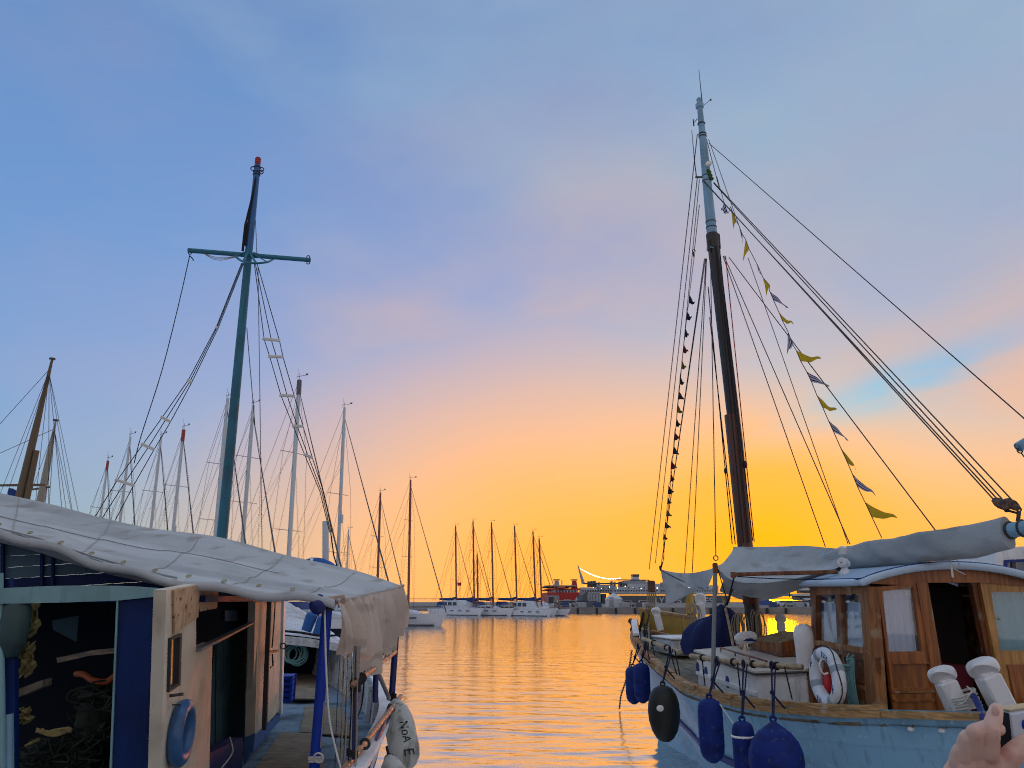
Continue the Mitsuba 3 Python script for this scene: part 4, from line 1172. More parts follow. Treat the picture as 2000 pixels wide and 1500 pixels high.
    # ridge tent: port half
    Rg = [at(1434, 1068, 13.75), at(1500, 1068, 12.9), at(1562, 1066, 12.2), at(1600, 1068, 11.8), at(1655, 1073, 11.2)]
    Pe = [at(1399, 1107, 12.0), at(1424, 1130, 11.8), at(1462, 1139, 11.5), at(1510, 1137, 11.2), at(1570, 1127, 10.9), at(1632, 1110, 10.7)]
    part(k, 'awning', ruled(Rg, Pe, 60, 26, (0, 0, -.06), .16, (-.3, -1, .35), (9, 1.5), 2), 'm_canvas', smooth=True)
    part(k, 'awning', ruled([at(1434, 1068, 13.75), at(1430, 1085, 13.6), at(1418, 1097, 13.0), at(1399, 1107, 12.0)], [at(1434, 1068, 13.8), at(1440, 1090, 14.6), at(1445, 1110, 15.2), at(1450, 1130, 15.6)], 16, 8), 'm_canvas', smooth=True)
    # valance below the port edge, lit from behind
    part(k, 'awning_valance', ruled(Pe, [p + np.array([.06, .25, -.20 * math.sin(math.pi * (i + .4) / 6)]) for i, p in enumerate(Pe)], 40, 8, (0, 0, 0), .05, (0, 1, 0), (8, 1), 5), 'm_canvas', smooth=True)
    # starboard half, seen from beneath
    Se = [at(1405, 1155, 15.6), at(1450, 1172, 15.6), at(1490, 1173, 15.3), at(1530, 1164, 15.0), at(1560, 1151, 14.6), at(1620, 1128, 14.0)]
    part(k, 'awning', ruled([p + [0, 0.05, 0] for p in Rg], Se, 50, 20, (0, 0, -.05), .08, (0, 0, 1), (7, 2), 9), 'm_canvas', smooth=True)
    for x, y in ((1500, 1160), (1526, 1150), (1541, 1166), (1573, 1143), (1583, 1140)):
        part(k, 'awning_tie', rope(at(x, y - 22, 14.4), at(x + 1, y, 14.4), .008), 'm_ropedark', smooth=True)
    # bow half
    Fw = at(1290, 1112, 18.4)
    Pp = at(1399, 1107, 12.0)
    part(k, 'awning', ruled([Fw, at(1318, 1118, 16.6), at(1350, 1119, 14.6), at(1378, 1114, 13.0), Pp], [at(1291, 1117, 18.4), at(1322, 1136, 16.4), at(1350, 1148, 14.6), at(1377, 1152, 13.0), at(1397, 1113, 12.0)], 40, 12, (0, 0, -.03), .10, (0, -1, .3), (5, 2), 12), 'm_canvas', smooth=True)
    part(k, 'awning', ruled([Fw, at(1330, 1140, 17.4), at(1362, 1150, 16.6), at(1396, 1132, 15.8)], [at(1291, 1118, 18.4), at(1299, 1160, 18.3), at(1303, 1182, 18.2), at(1330, 1168, 17.6)], 30, 14, (0, 0, 0), .08, (0, -1, 0), (4, 3), 15), 'm_canvas', smooth=True)
    part(k, 'awning_lashing', [torus(Fw + [0, 0, .02], .05, .018, (1, 0, .2), 12, 6), tube([Fw, at(1294, 1098, 18.4)], .02, 5), tube(spline([at(1288, 1112, 18.3), at(1310, 1124, 17.0), at(1345, 1140, 15.0), at(1376, 1151, 13.1)], 12), .010, 5)], 'm_ropedark', smooth=True)
    # crutch spar under the awning and its stays
    part(k, 'awning_spar', [bar(at(1432, 1122, 11.4), at(1636, 1117, 10.3), .055, .055, ch=.01), box(at(1432, 1123, 11.4), (.06, .07, .08))], 'm_teakdark')
    part(k, 'spar_rope', [rope(at(1434, 1126, 11.4), at(1420, 1182, 11.8), .012), rope(at(1432, 1150, 11.5), at(1406, 1205, 12.0), .010), rope(at(1440, 1126, 11.35), at(1640, 1130, 10.2), .007, .02, 6), rope(at(1402, 1112, 12.0), at(1420, 1172, 12.1), .008)], 'm_ropedark', smooth=True)
    # port upright with pole and oar
    part(k, 'awning_post', [tube([at(1392, 1345, 11.6), at(1397, 1118, 11.95)], .032, 8)], 'm_postgrey2', smooth=True)
    part(k, 'awning_post_head', [box(at(1397, 1110, 11.95), (.07, .08, .16), ch=.015), torus(at(1398, 1090, 11.95), .035, .009, (0, 1, 0), 14, 6)], 'm_teakdark')
    part(k, 'boat_hook', tube([at(1412, 1165, 12.3), at(1423, 1215, 12.2), at(1432, 1262, 12.1)], .02, 7), 'm_pole', smooth=True)
    # blue tarpaulin over the windlass
    c = at(1392, 1236, 14.6)
    rings = []
    for t, w, d in ((-.62, .52, .40), (-.35, .56, .44), (0, .56, .44), (.28, .50, .40), (.48, .36, .30), (.60, .16, .14)):
        rings.append([c + [.86 * w * math.cos(a) * (1 + .10 * math.sin(3 * a + t * 4) + .05 * math.sin(9 * a + 3 * t) * (t < .3)) + .12 * t, d * math.sin(a) * (1 + .06 * math.sin(7 * a)), .56 * t + (.30 * _smf((math.cos(a) + .1) / .3) - .10) * max(t + .1, 0) + .02 * math.sin(5 * a)] for a in np.arange(60) * 2 * np.pi / 60])
    single('tarpaulin', loft(rings), 'm_tarp', 'dark blue tarpaulin wrapped over deck gear before the mast', 'tarpaulin', smooth=50)
    # buoy with band, hooded vents
    b = thing('buoy', 'white capsule buoy with blue band beside the slatted hatch', 'buoy')
    P, ax = at(1456, 1246, 12.6), unit([.95, .2, .15])
    part(b, 'buoy_body', lathe([(.01, -.18), (.06, -.165), (.092, -.10), (.10, 0), (.092, .10), (.06, .165), (.01, .18)], 16, P, ax), 'm_white', smooth=True)
    part(b, 'buoy_band', lathe([(.08, -.022), (.1035, -.022), (.1035, .022), (.08, .022)], 18, P - [0, 0, .03], (0, .1, 1), 1.72, .98, ax), 'm_fendblue', smooth=30)
    rings = []
    c = at(1574, 1262, 11.1)
    for z, w in ((-.30, .10), (-.28, .135), (0, .15), (.16, .15), (.24, .115), (.28, .05)):
        rings.append([c + [w * math.cos(a) * (1 + .06 * math.sin(4 * a + 9 * z)), w * .8 * math.sin(a), z + .012 * math.sin(3 * a)] for a in np.arange(22) * 2 * np.pi / 22])
    single('winch_cover', loft(rings), 'm_white', 'white canvas hood over a winch just left of the wheelhouse', 'cover', smooth=60)
    # coiled lines at the mast
    r = random.Random(4)
    for i, (x, y, Y, n) in enumerate(((1452, 1212, 13.2, 7), (1477, 1206, 13.3, 6), (1352, 1192, 16.4, 6))):
        ms = []
        for j in range(n):
            P = at(x + r.uniform(-11, 11), y + r.uniform(-16, -8), Y)
            h = r.uniform(.38, .60)
            w = r.uniform(.04, .09)
            pts = [P + [w * math.sin(a) + r.uniform(-.006, .006), .02 * j + .01 * math.cos(a), -h / 2 + h / 2 * math.cos(a)] for a in np.linspace(0, 2 * math.pi, 18)]
            ms.append(tube(spline(pts, 30), .010, 5))
        single('rope_coil', ms, 'm_rope', ['beige rope hank hanging left of the mast foot', 'beige rope hank hanging right of the mast foot', 'beige rope hank hanging at the white post near the bow'][i], 'rope', 'rope hanks on the wooden boat', smooth=True)
    # side rails: bamboo poles lashed over the gunwale
    pl = [[at(1255, 1247, 15.6), at(1292, 1261, 14.2), at(1330, 1275, 13.0)], [at(1349, 1281, 12.5), at(1400, 1289, 11.7), at(1480, 1298, 10.9), at(1567, 1303, 10.3)]]
    for i, q in enumerate(pl):
        s = part(k, 'side_pole', tube(resample(q, 16), .036, 8), 'm_pole', smooth=True)
        for p in resample(q, 7 if i else 4)[1:-1]:
            part(s, 'lashing', [torus(p, .042, .012, q[-1] - q[0], 12, 6), torus(p + unit(q[-1] - q[0]) * .022, .042, .012, q[-1] - q[0], 12, 6)], 'm_ropedark', smooth=True)
    for x, y, x2, y2, Y in ((1262, 1252, 1268, 1290, 15.0), (1307, 1268, 1322, 1318, 13.4), (1318, 1270, 1328, 1320, 13.2), (1371, 1285, 1377, 1340, 12.2), (1440, 1295, 1447, 1360, 11.2), (1532, 1302, 1547, 1366, 10.4)):
        part(k, 'rail_lanyard', rope(at(x, y, Y), at(x2, y2, Y - .05), .010), 'm_ropedark', smooth=True)
    # bow gear: deadeye tackle on the forestay, lines, roller rings, chain
    bx = part(k, 'forestay_tackle', box(at(1272, 1145, 19.0), (.17, .15, .26), unit([1, 0, -.05]), ch=.02), 'm_block')
    part(bx, 'tackle_rope', [rope(at(1266 + i * 3.6, 1155, 19.0), at(1261 + i * 4.2, 1200, 19.2), .016) for i in range(5)], 'm_rope', smooth=True)
    part(bx, 'tackle_band', box(at(1267, 1181, 19.05), (.22, .06, .05)), 'm_steel')
    part(k, 'bow_strop', [tube([at(1256, 1196, 19.3), at(1250, 1230, 19.4)], .03, 6), tube([at(1268, 1200, 19.1), at(1262, 1222, 19.0)], .022, 6)], 'm_iron', smooth=True)
    part(k, 'bow_roller', [tube([at(1231, 1212, 19.9), at(1236, 1231, 19.7), at(1246, 1244, 19.5)], .028, 7), torus(at(1232, 1213, 19.9), .05, .018, (0, 1, 0), 14, 6), torus(at(1236, 1230, 19.7), .055, .020, (.2, 1, 0), 14, 6)], 'm_iron', smooth=True)
    r = random.Random(9)
    for i in range(14):                                    # slack lines hung about the stem
        x0, y0 = r.uniform(1240, 1272), r.uniform(1216, 1240)
        q = [at(x0, y0, 19.0 - (x0 - 1240) * .05), at(x0 + r.uniform(-4, 6), y0 + r.uniform(20, 35), 18.6 - (x0 - 1240) * .06), at(x0 + r.uniform(2, 14), y0 + r.uniform(45, 62), 17.2 - (x0 - 1240) * .05)]
        part(k, 'mooring_line', tube(spline(q, 10), .014, 5), ('m_rope', 'm_ropedark', 'm_ropedark')[i % 3], smooth=True)
    ch = thing('anchor_chain', 'rusty anchor chain hanging from the bow into the water', 'chain')
    pts = resample([at(1234, 1270, 18.9), at(1231, 1292, 19.4), at(1224, 1325, 20.6), at(1213, 1358, 22.0), at(1210, 1384, 23.2)], 62)
    up_ = None
    ms = []
    for i in range(61):
        t = unit(pts[i + 1] - pts[i])
        a = unit(np.cross(t, [0, 1, 0]))
        bb = np.cross(t, a)
        nrm = a if i % 2 else bb
        ms.append(torus((pts[i] + pts[i + 1]) / 2, .024, .0075, nrm, 10, 5, t, 1.8, 1.0))
    for mm_ in ms:
        part(ch, 'link', mm_, 'm_iron', smooth=True)
    # a thin mooring line from the bow straight down
    # life ring on the wheelhouse side
    lr = thing('life_ring', 'white life ring with grey bands leaning on the wheelhouse side', 'life ring')
    C_ = at(1616, 1324, 9.85)
    nz, tx = unit([-.985, -.15, .08]), unit(np.cross([0, 0, 1], [-.985, -.15, .08]))
    a = np.arange(48) * 2 * np.pi / 48
    uy = np.cross(nz, tx)
    up_t = unit(uy + tx * -.12)
    ringp = C_ + .255 * (np.cos(a)[:, None] * tx * 1.0 + np.sin(a)[:, None] * up_t * 1.08)
    part(lr, 'ring', tube(ringp, .080, 14, closed=True), 'm_lifering', smooth=True)
    for q in (.4, 2.0, 3.5, 5.2):
        P = C_ + .255 * (math.cos(q) * tx + math.sin(q) * up_t * 1.08)
        tg = -math.sin(q) * tx + math.cos(q) * up_t
        part(lr, 'band', tube([P - tg * .035, P + tg * .035], .084, 14, cap=False), 'm_ringband', smooth=True)
    gl = C_ + .337 * (np.cos(a)[:, None] * tx + np.sin(a)[:, None] * up_t * 1.08) + nz * (.03 + .02 * np.sin(4 * a))[:, None]
    part(lr, 'grab_line', tube(gl, .007, 5, closed=True), 'm_ropedark', smooth=True)
    part(lr, 'strap', [tube(spline([at(1604, 1288, 9.6), at(1600, 1300, 9.55), at(1608, 1316, 9.55), at(1617, 1314, 9.55)], 14), .011, 5)], 'm_ropewhite', smooth=True)
    for q0, n_ in ((.9, 4), (2.5, 2), (4.2, 3), (5.8, 2)):
        ms = []
        for q in [q0 + .15 * i for i in range(n_)]:
            P = C_ + .255 * (math.cos(q) * tx + math.sin(q) * up_t * 1.08) + nz * .079
            ms.append(bar(P - up_t * .03, P + up_t * .03, .012, .006, nz))
        for m_ in ms:
            part(lr, 'ring_marking', m_, 'm_navy', smooth=False)
    single('red_case', [tube([at(1614, 1312, 10.0), at(1616, 1335, 10.0), at(1617, 1352, 10.0)], (.035, .06, .045), 8)], 'm_red', 'small red case hung inside the white life ring', 'case', smooth=True)
    # teal rope hank on the wheelhouse
    ms = []
    r = random.Random(2)
    for j in range(16):
        x = 1665 + (j % 8) * 1.5
        d = .012 * (j // 8)
        P0, P1 = on(x, 1285, [4.19, 9.5, 0], [-1, -.06, 0]), on(x + 4 + (j % 8) * 1.0, 1384, [4.19, 9.5, 0], [-1, -.06, 0])
        q = [P0 + [-.05 - d, 0, 0], (P0 + P1) / 2 + [-.07 - d, r.uniform(-.01, .01), 0], P1 + [-.05 - d, 0, 0]]
        ms.append(tube(spline(q, 8), .008, 5))
    ms.append(torus(on(1669, 1300, [4.19, 9.5, 0], [-1, -.06, 0]) + [-.08, 0, 0], .045, .012, (.1, 0, 1), 14, 6))
    ms.append(tube(spline([on(1664, 1276, [4.19, 9.5, 0], [-1, -.06, 0]) + [-.04, 0, 0], on(1668, 1290, [4.19, 9.5, 0], [-1, -.06, 0]) + [-.09, 0, 0], on(1674, 1280, [4.19, 9.5, 0], [-1, -.06, 0]) + [-.04, 0, 0]], 10), .009, 5))
    single('hanging_rope', ms, 'm_ropeteal', 'teal rope hank hanging on the wheelhouse beside the life ring', 'rope', smooth=True)
    # lashing round the left stern bitt, blue mooring rope
    P = at(1884, 1370, 8.9)
    t = unit(np.array([-.30, .06, 1.]))
    ms = [torus(P + t * z, .135, .009, unit(t + [.15 * math.sin(z * 70), 0, .0]), 16, 5, sx=1.1) for z in np.linspace(-.06, .08, 9)]
    ms += [tube(spline([at(1888, 1340, 8.75), at(1898, 1350, 8.72), at(1890, 1358, 8.72), at(1901, 1366, 8.72), at(1893, 1372, 8.72)], 24), .008, 5), tube(spline([at(1870, 1378, 8.7), at(1885, 1370, 8.7), at(1896, 1352, 8.7)], 8), .007, 5)]
    single('bitt_lashing', ms, 'm_ropewhite', 'pale cord wound round the left white stern bitt', 'rope', smooth=True)
    single('mooring_rope', tube(spline([at(1902, 1360, 8.7), at(1915, 1385, 8.4), at(1925, 1412, 8.0), at(1960, 1480, 7.0), at(2010, 1560, 6.0)], 16), .034, 8), 'm_navy', 'thick blue mooring rope leading down from the stern bitts', 'rope', smooth=True)

    # ------------------------------------------------ fenders, hung outside the port side
    def fender(label, x, ytop, ybot, Y, w, mat, top, kind='sausage', tie=None, sx=1.):
        f = thing('boat_fender', label, 'fender', 'fenders along the wooden boat')
        a_, b_ = at(x, ytop, Y), at(x, ybot, Y)
        h = a_[2] - b_[2]
        c = np.array([(a_[0] + b_[0]) / 2, Y, 0])
        if kind == 'sausage':
            prof = [(.01, 0), (.25, .008), (.42, .03), (.78, .09), (.94, .17), (1, .28), (1, .60), (1, .78), (.95, .88), (.80, .95), (.52, .985), (.22, 1.0), (.01, 1.0)]
        elif kind == 'oval':
            prof = [(.01, 0), (.28, .01), (.55, .07), (.80, .20), (.95, .36), (1, .52), (.96, .68), (.82, .83), (.58, .94), (.30, .985), (.16, 1.0), (.01, 1.0)]
        else:                                             # teardrop ball with rope eye
            prof = [(.01, 0), (.35, .015), (.66, .10), (.90, .24), (1, .42), (.97, .58), (.84, .72), (.60, .84), (.34, .92), (.16, .97), (.09, 1.0), (.01, 1.0)]
        body = lathe([(p * w / 2, b_[2] + q * h) for p, q in prof], 26, c, (0, 0, 1), sx)
        part(f, 'fender_body', body, mat, smooth=60)
        t = np.array([c[0], Y, a_[2]])
        part(f, 'eye', [torus(t + [0, 0, .02], .030, .014, (0, 1, 0), 12, 6)], mat, smooth=True)
        P = at(*top[:2], top[2])
        ln = [tube([P, t + [0, 0, .03]], .012, 5), tube([P + [.05, 0, 0], t + [.01, 0, .05]], .010, 5), torus(P, .046, .016, (1, 0, 0), 12, 6), ball(P * .45 + (t + [0, 0, .03]) * .55, .03, 1), tube([P * .45 + t * .55, P * .35 + t * .65 + [.14, 0, -.10]], .012, 5)]
        part(f, 'fender_rope', ln, tie or 'm_ropenavy', smooth=True)
        return f, c, b_[2], h
    fender('dark blue fender partly hidden, farthest forward at the bow', 1237, 1302, 1376, 16.6, .34, 'm_fendblue', (1246, 1262, 16.2), sx=.9)
    fender('blue fender second from the bow, before the black one', 1254, 1295, 1374, 15.2, .30, 'm_fendblue', (1259, 1264, 15.0))
    f, c, z0, h = fender('large black oval fender with pale spot near the bow', 1297, 1338, 1449, 12.3, .47, 'm_fendblack', (1308, 1268, 13.2), 'oval')
    part(f, 'pale_patch', ball([c[0] - .09, 12.3 - .215, z0 + h * .62], (.055, .02, .045), 2), 'm_white', smooth=True)
    fender('long dark blue sausage fender below the awning post', 1389, 1364, 1491, 10.55, .31, 'm_fendblue', (1400, 1292, 11.6))
    f, c, z0, h = fender('blue fender with a white ring round its shoulder', 1454, 1408, 1534, 9.75, .255, 'm_fendblue', (1452, 1297, 10.9), 'sausage')
    part(f, 'white_ring', torus([c[0], 9.75, z0 + h * .76], .125, .014, (0, 0, 1), 26, 6), 'm_white', smooth=True)
    fender('big blue teardrop fender nearest the stern, cut by the frame', 1516, 1408, 1552, 9.35, .60, 'm_fendblue', (1507, 1300, 10.6), 'ball')
    single('fender_cord', tube([at(1399, 1366, 10.6), at(1440, 1424, 9.9)], .007, 5), 'm_ropewhite', 'thin white cord slanting from sausage fender to white-ringed fender', 'rope', smooth=True)

    # ------------------------------------------------ dressing flags
    def pennant(label, group, a_, b_, tip, Y, stripes=None, mat='m_flagnavy', sheet=None):
        A_, B_ = at(*a_, Y), at(*b_, Y)
        Tp = at(*tip, Y - .05)
        n = 18
        V = []
        for u in np.linspace(0, 1, n):
            row = []
            for w in np.linspace(0, 1, 7):
                e = A_ * (1 - w) + B_ * w
                p = e * (1 - u) + Tp * u
                bend = (math.sin(u * 6.5 + a_[1]) * .055 + .02 * math.sin(13 * u + 2 * w)) * u
                row.append(p + np.array([.25 * bend, bend, -.06 * u * (1 - u) - .3 * bend * u]))
            V.append(row)
        V = np.array(V)
        g = thing('pennant', label, 'flag', group)
        if stripes:
            for j in range(6):
                part(g, 'stripe', grid(V[:, j:j + 2]), 'm_flagnavy' if j % 2 == 0 else 'm_flagwhite', smooth=True)
        else:
            part(g, 'cloth', grid(V), mat, smooth=True)
    R_ = [((1414, 395), (1422, 417), (1408, 412), 'n'), ((1427, 404), (1438, 432), (1432, 442), 'y'), ((1443, 440), (1450, 458), (1451, 477), 'n'), ((1456, 467), (1463, 486), (1451, 505), 'y'),
          ((1474, 507), (1481, 521), (1487, 539), 'n'), ((1490, 542), (1503, 557), (1497, 573), 'y'), ((1503, 568), (1511, 587), (1540, 598), 'n'), ((1521, 609), (1528, 626), (1550, 634), 'o'),
          ((1539, 648), (1549, 674), (1537, 688), 'n'), ((1555, 684), (1564, 706), (1604, 702), 'y'), ((1575, 725), (1585, 746), (1621, 751), 'n'), ((1595, 771), (1607, 796), (1634, 802), 'y'),
          ((1617, 819), (1628, 843), (1658, 857), 'n'), ((1639, 868), (1655, 903), (1673, 914), 'y'), ((1664, 924), (1675, 951), (1711, 966), 'n'), ((1689, 980), (1703, 1010), (1753, 1011), 'y')]
    words = ['first', 'second', 'third', 'fourth', 'fifth', 'sixth', 'seventh', 'eighth', 'ninth', 'tenth', 'eleventh', 'twelfth', 'thirteenth', 'fourteenth', 'fifteenth', 'sixteenth', 'seventeenth', 'eighteenth']
    hoist = []
    for i, (a_, b_, t, c) in enumerate(R_):
        Y = 13.4 - 3.2 * i / 15
        hoist += [at(*a_, Y), at(*b_, Y)]
        nm = {'n': 'blue and white striped', 'y': 'yellow', 'o': 'olive yellow'}[c]
        pennant(f'{nm} pennant, {words[i]} from the top of the right-hand flag line', 'pennants on the right flag line', a_, b_, t, Y, c == 'n', 'm_flagyellow')
    fl = thing('flag_line', 'dressing line of large pennants from masthead to boom', 'line')
    part(fl, 'cord', tube(np.vstack([[at(1400, 345, 13.7)], hoist, [at(1722, 1050, 10.0)]]), .0065, 5), 'm_wire', smooth=True)
    L_ = [(307, 45), (295, 138), (285, 232), (275, 322), (265, 412), (255, 500), (247, 585), (240, 660), (235, 738), (224, 815), (218, 893), (206, 978), (203, 1045), (190, 1118), (186, 1185), (180, 1255), (172, 1322), (163, 1385)]
    cl = ['n', 'n', 'n', 'r', 'y', 'k', 'k', 'y', 'k', 'r', 'n', 'r', 'k', 'k', 'k', 'y', 'k', 'r']
    hoist = []
    r = random.Random(6)
    for i, ((x, y), c) in enumerate(zip(L_, cl)):
        px_, py_ = 1240 + x / 2.883, 560 + y / 2.883
        Y = 14.6 + 3.6 * i / 17
        hg = 17 if i < 14 else 13
        a_, b_ = (px_, py_), (px_ - 1.2, py_ + hg)
        hoist += [at(*a_, Y), at(*b_, Y)]
        t = (px_ + 8 + r.uniform(-1, 4), py_ + hg * r.uniform(.72, 1.0))
        mat, nm = {'n': ('m_flagdarkblue', 'navy'), 'r': ('m_flagdarkred', 'dark red'), 'y': ('m_flagolive', 'olive'), 'k': ('m_flagblack', 'black')}[c]
        pennant(f'small {nm} pennant, {words[i]} from the top of the left flag line', 'small pennants on the left flag line', a_, b_, t, Y, False, mat)
    fl = thing('flag_line', 'dressing line of small pennants down to the bow', 'line')
    part(fl, 'cord', tube(np.vstack([[at(1356, 500, 14.3)], hoist, [at(1297, 1092, 18.5)]]), .0065, 5), 'm_wire', smooth=True)

    # neighbour's yacht behind the wheelhouse
    nb = thing('white_motorboat', 'white motorboat cabin behind the wheelhouse at the right edge', 'boat')
    n = np.array([0, -1., 0])
    Q = np.array([0, 15.0, 0])
    part(nb, 'cabin_side', slab([(1946, 1080), (1985, 1068), (2100, 1060), (2140, 1200), (1946, 1200)], Q, n, -2.2, 0, [[(1961, 1095), (2090, 1088), (2096, 1122), (1961, 1130)]]), 'm_white')
    part(nb, 'window_frame', slab([(1960, 1094), (2091, 1087), (2097, 1123), (1960, 1131)], Q, n, -.05, .03, [[(1966, 1099), (2086, 1093), (2090, 1119), (1966, 1126)]]), 'm_navy')
    part(nb, 'window_post', slab([(1976, 1094), (1983, 1094), (1983, 1128), (1976, 1128)], Q, n, -.05, .02), 'm_wire')
    hh = []
    for s in np.linspace(0, 1, 9):
        b_ = 1.7 * (1 - s ** 3) + .05
        hh.append([np.array([11.6 + u * b_, 12.5 + s * 9, z]) for u, z in ((-1, 2.0 + .3 * s), (-.9, .6), (-.6, -.3), (.6, -.3), (.9, .6), (1, 2.0 + .3 * s))])
    part(nb, 'hull', loft(hh), 'm_white', smooth=40)
    part(nb, 'davit', [tube([at(1988, 874, 13.2), at(2045, 838, 13.2), at(2070, 905, 13.8), at(2070, 1100, 14.6)], .085, 8)], 'm_hullblue', smooth=True)
    part(nb, 'davit_shackle', [torus(at(1992, 880, 13.2), .045, .012, (0, 1, 0), 12, 6), rope(at(1994, 884, 13.2), at(2010, 905, 13.2), .012)], 'm_wire', smooth=True)


M('m_postgrey2', pr((.17, .19, .21), .5, .4))
M('m_ropenavy', pr((.012, .014, .05), .8, .2))
M('m_block', pr(woodfn((.13, .06, .035), (.06, .03, .02), (30., 30., 30.)), .5, .4))
M('m_wreath', pr((.05, .12, .03), .8, .2))
M('m_haly', pr((.38, .03, .02), .7, .3))
M('m_ringband', pr((.26, .34, .40), .6, .3))
build_right()
build_rig()

# ------------------------------------------------------------------ the fishing boat on the left
LX, LN = unit([-.139, .990, 0]), unit([.990, .139, 0])            # forward, starboard
WP = np.array([-3.45, 11.0, 0])                                      # a point of the starboard deckhouse wall
AP, AN = np.array([-2.93, 7.27, 0]), unit([.139, -.990, 0])         # corner and outward normal of the aft wall
_gY = [4.5, 6, 8, 10, 12, 15, 18, 21, 23.5, 25.2]
_gX = [-1.30, -1.36, -1.45, -1.58, -1.78, -2.40, -3.35, -4.55, -5.75, -6.75]
_gZ = [1.55, 1.48, 1.42, 1.40, 1.42, 1.52, 1.72, 2.02, 2.38, 2.70]
gX, gZ = _P(_gY, _gX), _P(_gY, _gZ)


def lmid(Y):
    return -5.20 - .139 * (Y - 11)


def lgun(Y, side=1, out=0., dz=0.):
    c = lmid(Y)
    h = float(gX(Y)) - c + out
    return np.array([c + side * h, Y, float(gZ(Y)) + dz])


def dz_(Y):
    return .88 + .10 * max(0, (Y - 14) / 10)


def build_left():
    k = thing('fishing_boat', 'weathered blue and cream fishing boat with grey awning moored at left', 'boat')
    YS = np.linspace(4.5, 25.2, 46)
    for side, nm in ((1, 's'), (-1, 'p')):
        V = []
        for Y in YS:
            g = lgun(Y, side)
            c = np.array([lmid(Y), Y, 0])
            row = []
            for t, e in ((1, 1), (.8, .985), (.55, .95), (.3, .88), (0, .76), (-.4, .5), (-.7, .0)):
                p = c + (g - c) * np.array([e * (1 - .25 * max(0, (Y - 20) / 5) * (1 - max(t, 0))), 1, 0])
                p[2] = g[2] * t if t > 0 else t
                row.append(p)
            V.append(row)
        part(k, 'hull_side', grid(V if side < 0 else V[::-1]), 'm_bulwark', smooth=True)
        V = [[lgun(Y, side, -.10, 0), lgun(Y, side, -.12, -.25), lgun(Y, side, -.16, dz_(Y) - float(gZ(Y)))] for Y in YS]
        part(k, 'inner_bulwark', grid(V), 'm_bulwark', smooth=True)
        part(k, 'cap_rail', loft([[lgun(Y, side, o, u) for o, u in ((.05, -.02), (.05, .05), (-.14, .05), (-.14, -.02))] for Y in YS]), 'm_white' if side > 0 else 'm_bulwark', smooth=30)
        for Y in np.linspace(8.6, 18, 7):
            part(k, 'bulwark_frame', bar(lgun(Y, side, -.16, -.02), [lgun(Y, side, -.20, 0)[0], Y, dz_(Y)], .07, .07), 'm_bulwark', smooth=False)
    V = [[[lmid(Y) + u * (float(gX(Y)) - lmid(Y) - .12), Y, dz_(Y)] for u in np.linspace(-1, 1, 9)] for Y in YS]
    part(k, 'deck', grid([r[::-1] for r in V]), 'm_deckblue', smooth=True)
    # loose plywood sheets on the side deck
    for q, z in (([(548, 1432), (622, 1436), (640, 1520), (488, 1520)], 0.905), ([(596, 1380), (668, 1384), (690, 1440), (586, 1432)], .903), ([(553, 1315), (616, 1315), (628, 1366), (549, 1366)], 1.0)):
        p = [atz(x, y, z) for x, y in q]
        c = np.mean(p, axis=0)
        lo = [np.array([v[0], v[1], z]) for v in p]
        part(k, 'deck_board', loft([lo, [v + [0, 0, .022] for v in lo]]), 'm_plywood', smooth=False)
    # raised foredeck with dark opening below
    fd = []
    for Y in np.linspace(19.6, 25.0, 9):
        fd.append([[lmid(Y) + u * (float(gX(Y)) - lmid(Y) - .05), Y, float(gZ(Y)) + .06 + .22 * (1 - u * u)] for u in np.linspace(-1, 1, 11)])
    top = grid([r[::-1] for r in fd])
    low = grid([[np.array(p) - [0, 0, .12] for p in r] for r in fd])
    edge = loft([[np.array(p) + [0, -.04, d] for d in (.02, -.16)] + [np.array(p) + [0, .05, d] for d in (-.16, .02)] for p in fd[0]])
    part(k, 'foredeck', [top, low, edge], 'm_bulwark', smooth=40)
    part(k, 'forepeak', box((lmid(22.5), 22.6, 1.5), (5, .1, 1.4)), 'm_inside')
    for x, y in ((598, 1232), (620, 1240)):
        P = at(x, y, 20.4)
        part(k, 'covered_bollard', lathe([(.13, 0), (.135, .15), (.15, .30), (.14, .42), (.06, .46), (.01, .465)], 14, P, unit([.32, 0, 1]), 1, 1), 'm_bollardblue', smooth=50)
    part(k, 'foredeck_rope', [tube(spline([at(548, 1232, 19.9), at(590, 1236, 19.8), at(630, 1242, 19.7), at(665, 1240, 19.6)], 12), .03, 6), tube(spline([at(548, 1240, 19.8), at(600, 1246, 19.7), at(640, 1252, 19.5)], 10), .022, 6)], 'm_ropedark', smooth=True)

    # ------------------------------------------------ deckhouse: starboard wall in panels
    def wall(nm, pts, d0, d1, m, holes=(), **kw):
        return part(k, nm, slab(pts, WP, LN, d0, d1, holes), m, smooth=False, **kw)
    wall('wall_panel', [(325, 1152), (383, 1141), (383, 1272), (415, 1254), (408, 1540), (310, 1620)], -.10, 0, 'm_cream', [[(331, 1250), (347, 1242), (344, 1336), (327, 1347)]])
    wall('wall_panel', [(335, 1153), (384, 1143), (383, 1205), (336, 1238)], .004, .022, 'm_peel', label='peeling brown plywood patch of the wall')
    wall('wall_panel', [(383, 1141), (430, 1133), (424, 1188), (383, 1196)], -.10, -.002, 'm_peel')
    wall('window_frame', [(328, 1247), (350, 1237), (347, 1338), (325, 1352)], -.03, .025, 'm_iron', [[(330, 1250), (346, 1243), (343, 1335), (327, 1346)]])
    wall('window_pane', [(331, 1250), (347, 1242), (344, 1336), (327, 1347)], -.015, -.005, 'm_mirrorglass')
    wall('hatch_flap', [(382, 1267), (487, 1216), (487, 1219), (382, 1273)], -.02, .05, 'm_postgrey')
    r_ = WP - LN * .42
